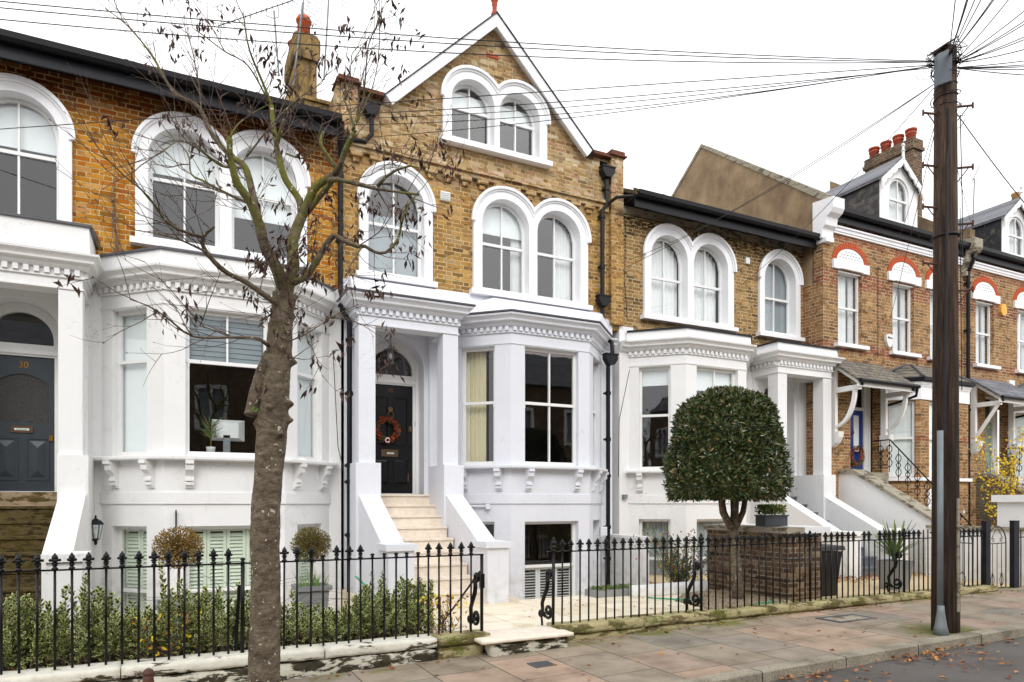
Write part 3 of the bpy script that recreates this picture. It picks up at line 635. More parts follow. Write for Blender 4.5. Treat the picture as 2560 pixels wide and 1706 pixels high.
    for k_, (a_, b_) in enumerate(((2.70, 3.04), (4.22, 4.53))):
        dx = cfg.get('pier_dx', 0) if k_ else 0; a, b = sorted((T(a_), T(b_)))
        sw = MB(); sw.yz([(11.135, -.6), (11.135, 1.79), (9.70, 1.03), (9.70, -.6)], a, b); sw.build('stair_wall', wm, h); sw = MB(); py = cfg.get('pier_y', 9.32); a, b = sorted((T(a_ - .02 + dx), T(b_ + .02 + dx)))
        sw.box(a, b, py, 9.75, -.6, .97); sw.box(a - .045, b + .045, py - .045, 9.80, .97, 1.06); sw.build('stair_pier', wm, h)
    # ---- upper storey
    zs = 7.03; bm_ = cfg['brick']
    hs_ = [archpoly(T(q) - .60, T(q) + .60, 5.72, zs, 20) for q in (3.59,)] + [[(T(5.78) - .58 * 1, 5.72)] and archpoly(min(T(5.17), T(7.58)), max(T(5.17), T(7.58)), 5.72, 6.2)]
    # double opening as one polygon following both arches
    c1, c2 = sorted((T(5.775), T(6.965))); r_ = .60
    dbl = [(c1 - r_, 5.72), (c2 + r_, 5.72)] + arc(c2, zs, r_, 0, 175, 14) + arc(c1, zs, r_, 5, 180, 14)
    hs_ = [archpoly(T(3.59) - r_, T(3.59) + r_, 5.72, zs), dbl]; outl = cfg['outline']
    if cfg.get('gable'):
        g1, g2 = 5.085, 6.075; rg = .52
        hs_.append([(g1 - rg, 8.5), (g2 + rg, 8.5)] + arc(g2, 9.23, rg, 0, 160, 12) + arc(g1, 9.23, rg, 20, 180, 12))
    bw = MB(); bw.xz(outl, 12.0, 12.28, hs_); bw.build('brick_wall', bm_, h)
    surround(h, [T(3.59)], .68, .73, .52, zs, 5.70, (.09, .08)); surround(h, [c1, c2], .685, .735, .505, zs, 5.70, (.09, .08))
    ub = cfg['up_back'] if m > 0 else cfg['up_back']
    window(h, (T(3.59) - .6, 12.0), (T(3.59) + .6, 12.0), .08, 1.12, 5.76, zs, .14, cfg['up_mid'], True, back=ub[0])
    window(h, (c1 - .6, 12.0), (c1 + .6, 12.0), .095, 1.105, 5.76, zs, .14, cfg['up_mid'], True, back=ub[1])
    window(h, (c2 - .6, 12.0), (c2 + .6, 12.0), .095, 1.105, 5.76, zs, .14, cfg['up_mid'], True, back=ub[2])
    if cfg.get('gable'):
        surround(h, [g1, g2], .61, .665, .44, 9.23, 8.45, (.10, .10))
        for k_, q in enumerate((g1, g2)): window(h, (q - .5, 12.0), (q + .5, 12.0), .06, .94, 8.50, 9.23, .14, 9.17, True, back=ub[3 + k_])
    return h, T

def eaves(h, x0, x1, mat='black_timber', roofmat='roof_tile', tiles=False):
    m_ = MB(); m_.box(x0, x1, 11.56, 11.60, 7.80, 8.02); m_.box(x0, x1, 11.60, 12.0, 7.99, 8.015); m_.build('fascia', mat, h)
    g_ = MB(); g_.yz([(11.40, 8.10), (11.41, 8.02), (11.45, 7.975), (11.51, 7.975), (11.545, 8.02), (11.555, 8.10), (11.54, 8.10), (11.50, 8.02), (11.45, 8.02), (11.42, 8.10)], x0, x1)
    x = x0 + .6
    while x < x1: g_.yz([(11.395, 8.105), (11.405, 8.01), (11.45, 7.965), (11.515, 7.965), (11.556, 8.02), (11.556, 8.105)], x, x + .05); x += 1.8
    g_.build('gutter', 'black_plastic', h)
    r = MB(); r.yz([(11.5, 8.10), (15.5, 10.18), (19.5, 8.1), (19.5, 8.0), (15.5, 10.08), (11.5, 8.02)], x0 - .02, x1 + .02)
    if tiles:
        n = int((x1 - x0) / .15)
        for i in range(n):
            a = x0 + i * .15; r.yz([(11.44, 8.105), (11.62, 8.215), (11.62, 8.165), (11.45, 8.085)], a, a + .085)
    r.build('roof', roofmat, h)

def panel(mb, x0, x1, z0, z1, Y, d_=.02, bev=.03, diamond=False):
    """raised-and-fielded door panel, proud of Y"""
    a = [(x0, Y, z0), (x1, Y, z0), (x1, Y, z1), (x0, Y, z1)]; i = bev
    b = [(x0 + i, Y - d_, z0 + i), (x1 - i, Y - d_, z0 + i), (x1 - i, Y - d_, z1 - i), (x0 + i, Y - d_, z1 - i)]
    if diamond:
        xm = (x0 + x1) / 2; b = [(xm, Y - d_, z0 + .1), (xm, Y - d_, z0 + .1), (xm, Y - d_, z1 - .1), (xm, Y - d_, z1 - .1)]
    mb.add(a + b, [(0, 1, 5, 4), (1, 2, 6, 5), (2, 3, 7, 6), (3, 0, 4, 7), (4, 5, 6, 7)])
def text(par, s, x, y, z, size, mat, name='house_number'):
    cu = bpy.data.curves.new(name, 'FONT'); cu.body = s; cu.size = size; cu.extrude = .004; cu.align_x = 'CENTER'
    tmp = bpy.data.objects.new('tmp', cu); scene.collection.objects.link(tmp); bpy.context.view_layer.update()
    me = bpy.data.meshes.new_from_object(tmp); bpy.data.objects.remove(tmp); bpy.data.curves.remove(cu)
    me.transform(Matrix.Rotation(math.pi / 2, 4, 'X')); l = wloc(par); me.transform(Matrix.Translation(Vector((x, y, z)) - l)); me.materials.clear(); me.materials.append(M[mat])
    o = bpy.data.objects.new(name, me); scene.collection.objects.link(o); o.parent = par; return o

def door28(h, cx):
    Y = 12.335; d_ = MB(); d_.xz(rect(cx - .408, cx + .408, 1.82, 3.828), Y, Y + .045)
    for a, b in ((-.33, -.04), (.04, .33)):
        for z0, z1 in ((1.97, 2.47), (2.72, 3.62)):
            d_.xz(rect(cx + a, cx + b, z0, z1), Y - .012, Y - .0005, [rect(cx + a + .02, cx + b - .02, z0 + .02, z1 - .02)]); panel(d_, cx + a + .03, cx + b - .03, z0 + .03, z1 - .03, Y - .0005, .014, .03)
    dd = d_.build('door', 'door_black', h)
    l = MB(); l.box(cx - .19, cx + .13, Y - .02, Y - .001, 2.50, 2.63); l.build('letterbox', 'dull_brass', dd)
    p = MB(); p.box(cx - .08, cx + .05, Y - .024, Y - .0205, 2.548, 2.575); p.build('door_sticker', 'paper_white', dd); text(dd, 'NO JUNK MAIL', cx - .015, Y - .0243, 2.555, .014, 'text_green', 'sticker_lettering')
    k = MB(); k.lathe((0, 0, 0), [(.0, 0)], 3); k = MB(); k.tube([(cx - .02, Y - .002, 3.37), (cx - .02, Y - .04, 3.37)], [.06, .045], 14); k.tube([(cx - .02 + .05 * math.sin(R(t)), Y - .045, 3.33 - .06 * (1 - math.cos(R(t)))) for t in range(-150, 151, 25)], .009, 6); k.build('knocker', 'dull_brass', dd)
    k = MB(); k.tube([(cx + .33, Y, 2.05), (cx + .33, Y, 2.2)], .018, 8); k.build('door_pull', 'dull_brass', dd); k = MB(); k.box(cx + .33, cx + .40, Y - .03, Y - .002, 2.98, 3.08); k.build('door_lock', 'dull_brass', dd)
    text(dd, '28', cx - .02, Y - .003, 3.695, .11, 'dull_brass')
    b = MB(); b.lathe((0, 0, 0), [(0, 0)], 3); b = MB(); b.box(cx + .445, cx + .475, 12.285, 12.30, 3.08, 3.17); b.build('doorbell', 'black_plastic', h)
def door30(h, cx):
    Y = 12.335; d_ = MB(); gp = [(cx - .33, 2.84), (cx + .33, 2.84), (cx + .33, 3.44)] + [(cx + .33 - .66 * i / 10, 3.44 + .13 * math.sin(math.pi * i / 10)) for i in range(1, 10)] + [(cx - .33, 3.44)]
    d_.xz(rect(cx - .408, cx + .408, 1.82, 3.828), Y, Y + .045, [gp])
    for a, b in ((-.34, -.05), (.05, .34)):
        d_.xz(rect(cx + a, cx + b, 1.98, 2.62), Y - .012, Y - .0005, [rect(cx + a + .02, cx + b - .02, 2.0, 2.60)]); panel(d_, cx + a + .045, cx + b - .045, 2.03, 2.57, Y - .0005, .035, .05, True)
    dd = d_.build('door', 'door_slate_blue', h); gm = MB(); quadface(gm, [(p[0], Y + .02, p[1]) for p in gp]); gm.build('glass_pane', 'obscured_glass', dd, normals=False)
    l = MB(); l.box(cx - .14, cx + .14, Y - .02, Y - .001, 2.69, 2.79); l.build('letterbox', 'dull_brass', dd); p = MB(); p.box(cx - .09, cx + .09, Y - .024, Y - .0205, 2.725, 2.755); p.build('door_sticker', 'paper_white', dd)
    text(dd, 'NO JUNK MAIL', cx, Y - .0243, 2.732, .02, 'text_green', 'sticker_lettering'); text(dd, '30', cx + .02, Y - .003, 3.66, .13, 'brass')
    k = MB(); k.box(cx + .34, cx + .39, Y - .03, Y - .002, 2.58, 2.66); k.build('door_lock', 'brass', dd)
def doorplain(mat):
    def f(h, cx):
        Y = 12.335; d_ = MB(); d_.xz(rect(cx - .408, cx + .408, 1.82, 3.828), Y, Y + .045)
        for a, b in ((-.33, -.04), (.04, .33)):
            for z0, z1 in ((1.97, 2.47), (2.72, 3.62)): panel(d_, cx + a + .03, cx + b - .03, z0 + .03, z1 - .03, Y - .0005, .014, .03)
        d_.build('door', mat, h)
    return f

BW = 'blind_white'
# number 28, the gabled house in the middle
out28 = [(2.58, 5.3), (8.52, 5.3), (8.52, 8.93), (8.20, 8.93), (8.20, 8.86), (7.62, 8.86), (7.60, 8.85), (5.51, 10.87), (3.40, 8.85), (2.90, 8.86), (2.90, 8.96), (2.53, 8.96), (2.53, 7.78), (2.58, 7.78)]
h28, T28 = terrace(28, 2.6, 1, dict(wall='white_paint_lilac', brick='brick_ochre', rooftype='slope', stucco_top=5.56, stucco_r=5.5, outline=out28, gable=True, door=door28, stairmat='limestone', stairmat2=None,
    label='gabled ochre brick terraced house with lilac-white stucco, black door and three tiers of arched windows', bay_mid=3.50, bas_mid=.46, up_mid=6.68, lowv=1,
    bay_back=[[('curtain', 'curtain_cream', .0, .62, 2.36)], [('blind', 'red_cloth', 4.455)], []], bas_back=[[('louvres', 'joinery_white', -.3, .45, 2, .05)], [('louvres', 'joinery_white', -.33, .44, 3, .052)], []],
    up_back=[[('blind', 'blind_aqua', 6.88), ('blind', 'blind_grey', 5.8)], [('blind', BW, 6.92), ('curtain', 'curtain_white', .78, 1.0, 5.8)], [('curtain', 'curtain_white', .58, .98, 5.8)], [('blind', BW, 9.50)], [('blind', BW, 9.50)]]))
# bargeboards and gable roof
mb = MB()
for sx in (-1, 1):
    ax, az = 5.51, 10.98; fx = 5.51 + sx * 2.16; L = Vector((fx - ax, 0, 8.86 - az)); q = L.normalized(); nn = Vector((-q.z * sx, 0, q.x * sx)) * (1 if True else 1); nn = nn if nn.z > 0 else -nn
    p0 = Vector((ax, 0, az)); p1 = Vector((fx, 0, 8.86)); pl = [(p0.x, p0.z), (p1.x, p1.z), ((p1 - nn * .17).x, (p1 - nn * .17).z - .02), (ax, az - .245)]
    mb.xz(pl, 11.80, 11.84)
    mb.xz([(p0.x, p0.z - .001), (p1.x, p1.z), ((p1 - nn * .10).x, (p1 - nn * .10).z), (ax, az - .14)], 11.84, 12.0)
mb.build('bargeboard', 'surround_white', h28)
mb = MB()
for sx in (-1, 1):
    ax, az = 5.51, 10.985; fx = 5.51 + sx * 2.20; mb.xz([(ax, az), (fx, 8.83), (fx, 8.85), (ax, az + .028)], 11.775, 19)
mb.build('roof', 'slate_dark', h28)
mb = MB(); mb.lathe((5.51, 11.9, 10.98), [(.08, 0), (.07, .05), (.045, .1), (.045, .2), (.06, .24), (.035, .26), (.07, .30), (.075, .34), (.05, .385), (.01, .40)], 10); mb.build('roof_finial', 'stack_brick_pot', h28, True)
# string courses, corbelled bricks
mb = MB(); mb.box(2.62, 8.18, 11.89, 12.0, 7.895, 7.96); mb.box(2.62, 8.18, 11.935, 12.0, 7.81, 7.893)
x = 2.75
while x < 8.15: mb.box(x, x + .22, 11.90, 12.0, 7.725, 7.808); mb.box(x + .05, x + .16, 11.94, 12.0, 7.64, 7.724); x += .345
mb.box(8.205, 8.515, 11.90, 12.0, 5.4, 8.93); mb.box(2.60, 2.88, 11.93, 12.0, 8.1, 8.96)
mb.build('string_course', 'brick_ochre', h28)
mb = MB(); mb.box(7.60, 8.20, 11.86, 12.3, 8.86, 8.885); mb.box(7.62, 8.2, 11.9, 12.28, 8.885, 8.95); mb.box(8.16, 8.57, 11.84, 12.3, 8.93, 8.96); mb.box(8.2, 8.54, 11.88, 12.28, 8.96, 9.05)
mb.build('coping', 'red_tile', h28); mb = MB()
mb.box(2.50, 2.93, 11.84, 12.3, 8.96, 8.985); mb.box(2.54, 2.9, 11.88, 12.28, 8.985, 9.06); mb.box(2.9, 3.40, 11.86, 12.3, 8.86, 8.885); mb.box(2.93, 3.38, 11.9, 12.28, 8.885, 8.95)
mb.build('coping', 'red_tile', h28)
mb = MB(); mb.box(7.98, 8.16, 11.985, 12.0 - .002, 8.64, 8.80); mb.build('gutter_outlet', 'dark_void', h28); mb = MB(); mb.box(2.93, 3.17, 11.985, 11.998, 8.62, 8.80); mb.build('gutter_outlet', 'dark_void', h28)
mb = MB(); mb.box(5.39, 5.63, 11.985, 11.998, 10.24, 10.31); mb.build('air_brick', 'stack_brick_pot', h28)
mb = MB(); mb.box(4.43, 4.62, 11.94, 11.998, 7.28, 7.44)
for i in range(4): mb.box(4.44, 4.61, 11.925, 11.94, 7.30 + i * .035, 7.315 + i * .035)
mb.build('wall_vent', 'alarm_white', h28)
mb = MB(); mb.yz([(12.28, 7.9), (16, 10.2), (16, 7.9)], 2.55, 2.75); mb.box(2.55, 2.85, 12.28, 13.2, 7.9, 8.95); mb.build('party_wall', 'render_yellow', h28)
def pipe(h, pts, r=.045, collars=(), hop=None, mat='black_plastic', name='downpipe'):
    m_ = MB(); m_.tube(pts, r, 12)
    for c in collars: m_.tube([(c[0], c[1], c[2] - .035), (c[0], c[1], c[2] + .035)], r * 1.35, 12)
    for c in collars: m_.box(c[0] - r * 1.6, c[0] + r * 1.6, c[1] + r * .4, c[1] + r * 1.6, c[2] - .02, c[2] + .02)
    o = m_.build(name, mat, h, False)
    for hx, hy, hz, s in hop or []:
        k = MB(); k.xz([(hx - s, hz), (hx + s, hz), (hx + s, hz - .09), (hx + s * .45, hz - .2), (hx - s * .45, hz - .2), (hx - s, hz - .09)], hy - .09, hy + .06); k.box(hx - s - .015, hx + s + .015, hy - .105, hy + .06, hz - .001, hz + .025); k.build('hopper', mat, h)
    return o
pipe(h28, [(8.09, 11.91, 8.5), (8.09, 11.91, 7.86), (7.98, 11.9, 7.74), (7.98, 11.9, 5.1), (8.08, 11.70, 4.95), (8.08, 11.68, 4.75), (8.0, 11.72, 4.6), (8.0, 11.72, .0), (8.0, 11.72, -.44)], .045,
     [(8.09, 11.91, 8.2), (7.98, 11.9, 7.6), (7.98, 11.9, 6.55), (8.0, 11.72, 3.9), (8.0, 11.72, 2.95), (8.0, 11.72, 2.2), (8.0, 11.72, 1.15), (8.0, 11.72, .5)], [(8.09, 11.9, 8.62, .15), (7.98, 11.88, 5.92, .14), (8.03, 11.70, 4.68, .14)])
pipe(h28, [(8.09, 11.91, 7.87), (8.22, 11.72, 7.98), (8.45, 11.62, 8.0), (8.62, 11.55, 8.02), (8.62, 11.5, 8.10)], .035, name='branch_pipe')
mb = MB(); mb.box(7.7, 7.86, 11.55, 11.6, .98, 1.16)
for i in range(3): mb.box(7.705, 7.855, 11.542, 11.55, 1.0 + i * .055, 1.03 + i * .055)
mb.build('air_vent', 'white_paint_lilac', h28)
mb = MB(); mb.tube([(4.62, 11.93, 1.58), (5.15, 11.42, 1.58)], .02, 8); mb.tube([(5.13, 11.42, 1.58), (5.13, 11.36, 1.58)], .05, 12); mb.build('overflow_pipe', 'white_paint_lilac', h28)

# number 30, left house
out30 = [(-3.05, 5.3), (2.58, 5.3), (2.58, 8.06), (-3.05, 8.06)]
SG = 'shutter_sage'
h30, T30 = terrace(30, 2.6 - 5.63, 1, dict(wall='white_paint_neutral', brick='brick_orange', rooftype='lead', stucco_top=5.35, outline=out30, door=door30, stairmat='dark_mossy_step', stairmat2='stained_stone_step', pier_dx=.12, court=.0,
    label='orange brick terraced house at the left edge with white stucco and a slate-blue door', bay_mid=3.76, bas_mid=.33, up_mid=6.75, lowv=0,
    bay_back=[[('blind', BW, 2.36)], [('slats', 'blind_grey', 3.79, 4.5, 9)], [('blind', BW, 2.36)]], bas_back=[[('louvres', SG, -.3, 1.27, 2, .055)], [('louvres', SG, -.3, 1.27, 4, .055)], [('louvres', SG, -.3, 1.27, 2, .055)]],
    up_back=[[('blind', BW, 6.86)], [('blind', BW, 6.88)], [('blind', BW, 6.4)]]))
eaves(h30, -3.05, 2.50)
mb = MB(); mb.xz([(1.70, 8.3), (2.54, 8.3), (2.54, 10.40), (2.14, 10.40)], 13.9, 14.9); ch = mb.build('chimney', 'render_yellow', h30)
mb = MB(); mb.xz([(2.09, 10.40), (2.57, 10.40), (2.60, 10.56), (2.60, 10.80), (2.53, 10.89), (2.14, 10.89), (2.07, 10.80), (2.06, 10.5)], 13.84, 14.96); mb.build('chimney_cap', 'render_yellow', ch)
mb = MB(); mb.box(2.12, 2.56, 12.8, 13.2, 7.9, 8.98); mb.box(2.08, 2.58, 12.76, 13.24, 8.98, 9.04); mb.build('party_wall', 'render_yellow', h30)
for px, py, hh in ((2.33, 14.15, .52), (2.24, 14.65, .30)):
    mb = MB(); mb.lathe((px, py, 10.86), [(.13, 0), (.125, hh * .8), (.15, hh * .82), (.155, hh * .9), (.13, hh * .95), (.13, hh), (.09, hh), (.09, hh * .9)], 18); mb.build('chimney_pot', 'orange_pot', ch, True)
pipe(h30, [(2.50, 11.45, 8.0), (2.50, 11.5, 7.86), (2.58, 11.93, 7.5), (2.58, 11.93, 5.35), (2.56, 11.70, 5.15), (2.56, 11.68, 4.9), (2.66, 11.60, 4.72), (2.66, 11.60, 4.3), (2.66, 11.60, .2), (2.66, 11.6, -.3)], .045,
     [(2.58, 11.93, 7.3), (2.58, 11.93, 6.2), (2.57, 11.68, 5.0), (2.66, 11.6, 3.5), (2.66, 11.6, 2.28), (2.66, 11.6, 2.0), (2.66, 11.6, 1.1)])
pipe(h30, [(3.12, 11.9, 8.55), (3.12, 11.9, 8.15), (3.0, 11.88, 7.98), (2.66, 11.86, 7.95), (2.58, 11.9, 7.7)], .04, [], [(3.1, 11.9, 8.66, .15)], name='branch_pipe')
text(h30, '30', -.80, 11.965, .57, .13, 'text_dark')
for px, pY in ((.02, 11.12), (1.42, 11.12)):
    mb = MB(); mb.tube([(px, pY, 1.52), (px, pY, 1.28)], .012, 6); mb.tube([(px, pY, 1.53), (px, pY - .2, 1.54), (px, pY - .24, 1.50)], .009, 6); mb.tube([(px, pY, 1.30), (px, pY - .18, 1.53)], .008, 6); mb.build('basket_bracket', 'black_iron', h30)

# number 26, right of the gabled house, mirrored plan
out26 = [(8.52, 5.2), (14.0, 5.2), (14.0, 8.06), (8.52, 8.06)]
CW = ('curtain', 'curtain_white', 0.02, .98, 5.8)
h26, T26 = terrace(26, 14.14, -1, dict(wall='white_paint_clean', brick='brick_brown', rooftype='block', stucco_top=5.22, stucco_r=5.40, outline=out26, door=doorplain('door_black'), stairmat='grey_paint', stairmat2=None, court=.10,
    label='brown brick terraced house right of the gable with bright white bay, portico and grey steps', bay_mid=3.50, bas_mid=.46, up_mid=6.62,
    bay_back=[[('blind', BW, 4.15)], [('blind', BW, 4.05)], []], bas_back=[[('curtain', 'curtain_grey', .0, 1., -.3)], [('curtain', 'curtain_grey', .0, 1., -.3)], [('curtain', 'curtain_grey', 0., 1., -.3)]],
    up_back=[[('curtain', 'curtain_white', 0.0, 1, 6.3), ('blind', 'blind_grey', 5.8)], [CW], [CW]]))
eaves(h26, 8.56, 13.95, 'black_plastic', tiles=True)
mb = MB(); x = 8.75
while x < 13.8:
    if min(abs(x + .09 - q) for q in (9.775, 10.965, 13.15)) > .26: mb.box(x, x + .17, 11.93, 12.0, 7.66, 7.74); mb.box(x + .03, x + .14, 11.955, 12.0, 7.60, 7.66)
    x += .30
mb.box(8.55, 13.97, 11.965, 12.0, 7.74, 7.80); mb.build('string_course', 'brick_brown', h26)
mb = MB(); mb.box(8.55, 13.97, 11.975, 12.0, 7.81, 7.98); mb.build('frieze', 'coping_stone', h26)
mb = MB(); mb.box(12.05, 12.17, 11.95, 11.999, 7.28, 7.42); mb.build('alarm_box', 'alarm_white', h26)
mb = MB(); mb.box(8.17, 8.31, 10.76, 11.97, -.9, .93); mb.box(8.14, 8.34, 10.73, 11.97, .93, .99); tag(mb.build('boundary_wall', 'white_paint_clean'), 'low white party wall beside the black downpipe between two front areas', 'wall')
mb = MB(); mb.box(8.52, 8.62, 11.9, 11.97, 1.73, 1.82); mb.build('junction_box', 'galvanised', h26)

# ------------------------------------------------------------------ red-banded brick houses
def brickhouse(X0, second, label):
    dx = X0 - 14.0; Y = 11.4; h = thing('terrace_house', label, 'house', (X0 + 2.8, 11.4, 0), 'Victorian terraced houses along the street'); q = lambda a: a + dx; BM_ = 'brick_red_banded'
    wl = [(14.50, 15.37), (16.55, 17.42), (18.09, 18.96)]; z0, z1 = 5.52, 7.33
    hol = [rect(q(a), q(b), z0, z1) for a, b in wl]; hol.append(rect(q(14.95), q(16.15), 1.9, 4.75))
    w_ = MB(); w_.xz(rect(q(14.0), q(19.64), -1.2, 8.62), Y, Y + .28, hol); w_.build('brick_wall', BM_, h)
    if not second:
        s_ = MB(); s_.box(13.99, 14.0 + .26, 11.68, 12.5, -1, 7.0); s_.box(13.985, 14.0 + .3, 11.401, 11.68, -1.2, 8.0); s_.build('side_wall', BM_, h)
        s_ = MB(); s_.yz([(11.72, 6.9), (11.72, 9.20), (15.64, 12.21), (19.5, 9.35), (19.5, 6.9)], 13.995, 14.22); s_.yz([(11.4, 7.9), (11.4, 9.02), (11.73, 9.22), (11.73, 7.9)], 13.998, 14.2); s_.build('gable_wall', 'render_tan', h)
        s_ = MB(); s_.yz([(11.3, 8.84), (15.64, 12.17), (19.6, 9.24), (19.6, 9.34), (15.64, 12.27), (11.28, 9.02)], 13.97, 14.25); s_.build('coping', 'coping_stone', h)
    for a, b in wl:
        c = (q(a) + q(b)) / 2; hw = (b - a) / 2
        window(h, (q(a) - .1, Y), (q(b) + .1, Y), .1, .1 + b - a, z0 + .02, z1, .10, 6.45, vbar=0, back=[('curtain', 'curtain_white', 0, .66, 5.55), ('curtain', 'curtain_white', .80, 1., 5.55)])
        k = MB(); k.box(c - hw - .14, c + hw + .14, Y - .12, Y + .15, z0 - .075, z0 + .015); k.build('window_sill', 'surround_white', h)
        k = MB(); k.xz([(c - .65, 7.34), (c - .42, 7.34), (c - .40, 7.36), (c + .40, 7.36), (c + .42, 7.34), (c + .65, 7.34), (c + .65, 7.56), (c - .65, 7.56)], Y - .06, Y + .2); k.xz([(c - .42, 7.30), (c + .42, 7.30), (c + .42, 7.36), (c - .42, 7.36)], Y + .02, Y + .19); k.build('lintel', 'surround_white', h)
        k = MB(); ar = .50; sc_ = [(c + ar * math.cos(R(t)), 7.56 + .33 * math.sin(R(t))) for t in range(0, 181, 12)]; k.xz(sc_, Y - .012, Y - .001)
        for i in range(-4, 5):
            for j in range(4):
                ux = c + i * .105 + (.05 if j % 2 else 0); uz = 7.59 + j * .07
                if ((ux - c) / ar) ** 2 + ((uz - 7.56 + .03) / .33) ** 2 < .82: k.add([(ux - .045, Y - .012, uz), (ux, Y - .012, uz - .03), (ux + .045, Y - .012, uz), (ux, Y - .012, uz + .045), (ux, Y - .05, uz)], [(0, 1, 4), (1, 2, 4), (2, 3, 4), (3, 0, 4)])
        k.build('tympanum', 'surround_white', h)
        k = MB(); n = 22
        for i in range(n):
            t0, t1 = math.pi * i / n + .012, math.pi * (i + 1) / n - .012
            k.xz([(c + .505 * math.cos(t0), 7.56 + .335 * math.sin(t0)), (c + .65 * math.cos(t0), 7.56 + .475 * math.sin(t0)), (c + .65 * math.cos(t1), 7.56 + .475 * math.sin(t1)), (c + .505 * math.cos(t1), 7.56 + .335 * math.sin(t1))], Y - .025, Y + .01)
        k.build('brick_arch', 'gauged_red_brick', h)
    # moulded frieze, gutter, roof
    k = MB(); k.box(q(14.3), q(19.64), Y - .07, Y, 8.24, 8.27); k.box(q(14.3), q(19.64), Y - .03, Y, 8.27, 8.33); k.box(q(14.3), q(19.64), Y - .08, Y, 8.33, 8.37); k.box(q(14.3), q(19.64), Y - .05, Y, 8.19, 8.24); x = q(14.3)
    while x < q(19.6): k.box(x, x + .035, Y - .06, Y - .03, 8.275, 8.325); x += .065
    k.build('frieze', 'surround_white', h)
    k = MB(); k.box(q(14.3), q(19.64), 11.27, 11.31, 8.42, 8.60); k.yz([(11.12, 8.72), (11.13, 8.63), (11.17, 8.58), (11.23, 8.58), (11.27, 8.63), (11.28, 8.72)], q(14.25), q(19.66)); k.build('gutter', 'black_plastic', h)
    k = MB(); k.yz([(11.22, 8.70), (15.64, 11.35), (20, 8.7), (20, 8.6), (15.64, 11.25), (11.22, 8.62)], q(14.22), q(19.62)); k.build('roof', 'slate_dark', h)
    # party pier with white moulded block
    for xx in ((13.88, 14.27),) if not second else ((q(13.80), q(14.2)),):
        k = MB(); k.yz([(11.04, 8.86), (11.62, 8.92), (11.62, 8.0), (11.36, 8.0), (11.34, 8.22), (11.25, 8.27), (11.22, 8.46), (11.1, 8.52), (11.04, 8.62)], xx[0], xx[1]); k.box(xx[0] + .06, xx[1] - .06, 11.28, 11.7, 7.9, 8.01); k.build('corbel_block', 'surround_white' if not second else 'coping_stone', h)
    k = MB(); k.yz([(11.15, 8.9), (11.15, 9.12), (11.6, 9.25), (15.6, 12.3), (15.6, 12.0), (11.6, 8.9)], q(19.45), q(19.66)); k.build('party_wall', 'render_tan', h)
    # dormer
    a, b = q(16.88), q(18.50); dY = 12.0; k = MB(); c = (a + b) / 2
    gp = [(a + .02, 9.0), (b - .02, 9.0), (b - .02, 10.30), (c, 10.92), (a + .02, 10.30)]
    oh = archpoly(c - .42, c + .42, 9.28, 10.06)
    k.xz(gp, dY, dY + .1, [oh]); k.build('dormer_front', 'joinery_white', h)
    for sx, nm in ((a + .02, -1), (b - .02, 1)):
        k = MB(); k.yz([(dY + .02, 9.0), (dY + .02, 10.28), (dY + 2.6, 10.28)], sx - .02, sx + .02); k.build('dormer_cheek', 'slate_dark' if not second else 'slate_black', h)
    window(h, (c - .5, dY), (c + .5, dY), 0.08, .92, 9.28, 10.06, .04, 9.88, True, back=[('curtain', 'curtain_white', 0, 1, 9.3)])
    k = MB()
    for sg in (-1, 1):
        ex = c + sg * (b - a) / 2 * 1.08; k.xz([(c, 10.98), (ex, 10.26), (ex, 10.34), (c, 11.06)] if sg > 0 else [(ex, 10.26), (c, 10.98), (c, 11.06), (ex, 10.34)], dY - .12, dY + 3.0)
    k.build('dormer_roof', 'slate_grey', h)
    k = MB()
    for sg in (-1, 1):
        n = 12; top = []; bot = []
        for i in range(n + 1):
            f = i / n; x = c + sg * f * (b - a) / 2 * 1.08; z = 11.0 - .73 * f; top.append((x, z)); bot.append((x, z - .15 - .06 * abs(math.sin(f * math.pi * 4)) - (.14 if i == n else 0)))
        k.xz(top + bot[::-1], dY - .14, dY - .10)
    k.build('bargeboard', 'joinery_white', h)
    k = MB(); k.lathe((c, dY - .12, 10.93), [(.04, 0), (.035, .22), (.06, .25), (.03, .28), (.03, .36), (.055, .40), (.02, .45)], 8); k.build('dormer_finial', 'joinery_white', h)
    # chimney
    k = MB()
    if second: k.box(25.3, 25.7, 12.9, 13.3, 9.2, 11.75); chs = k.build('chimney', 'brick_dark', h); k = MB(); k.lathe((25.46, 13.1, 11.74), [(.15, 0), (.14, .26), (.16, .28), (.16, .34), (.11, .34)], 16); k.build('chimney_pot', 'buff_terracotta', chs, True); k = MB()
    if not second:
        k.box(q(19.5), q(19.94), 12.8, 14.35, 9.2, 12.1); k.box(q(19.45), q(19.99), 12.75, 14.4, 12.1, 12.2); k.box(q(19.48), q(19.96), 12.78, 14.37, 12.2, 12.42); chs = k.build('chimney', 'brick_dark', h)
        for i in range(4):
            k = MB(); k.lathe((q(19.72), 13.0 + i * .40, 12.42), [(.14, 0), (.13, .2), (.155, .22), (.155, .25), (.135, .26), (.135, .30), (.165, .31), (.165, .36), (.11, .37), (.11, .3)], 16); k.build('chimney_pot', 'stack_brick_pot', chs, True)
    # ground-floor bay
    bp = [(q(16.15), 11.4), (q(16.75), 10.8), (q(18.75), 10.8), (q(19.35), 11.4)]; k = MB(); fw_ = [(.14, .74), (.35, 1.27), (.14, .74)]
    for i in range(3):
        Po, ex, inn, L = frame(bp[i], bp[i + 1]); k.prism(rect(0, L, -1.1, 4.7), Po, ex, (0, 0, 1), inn * .2, [rect(*fw_[i], 2.28, 4.22)])
    k.build('bay_wall', BM_, h)
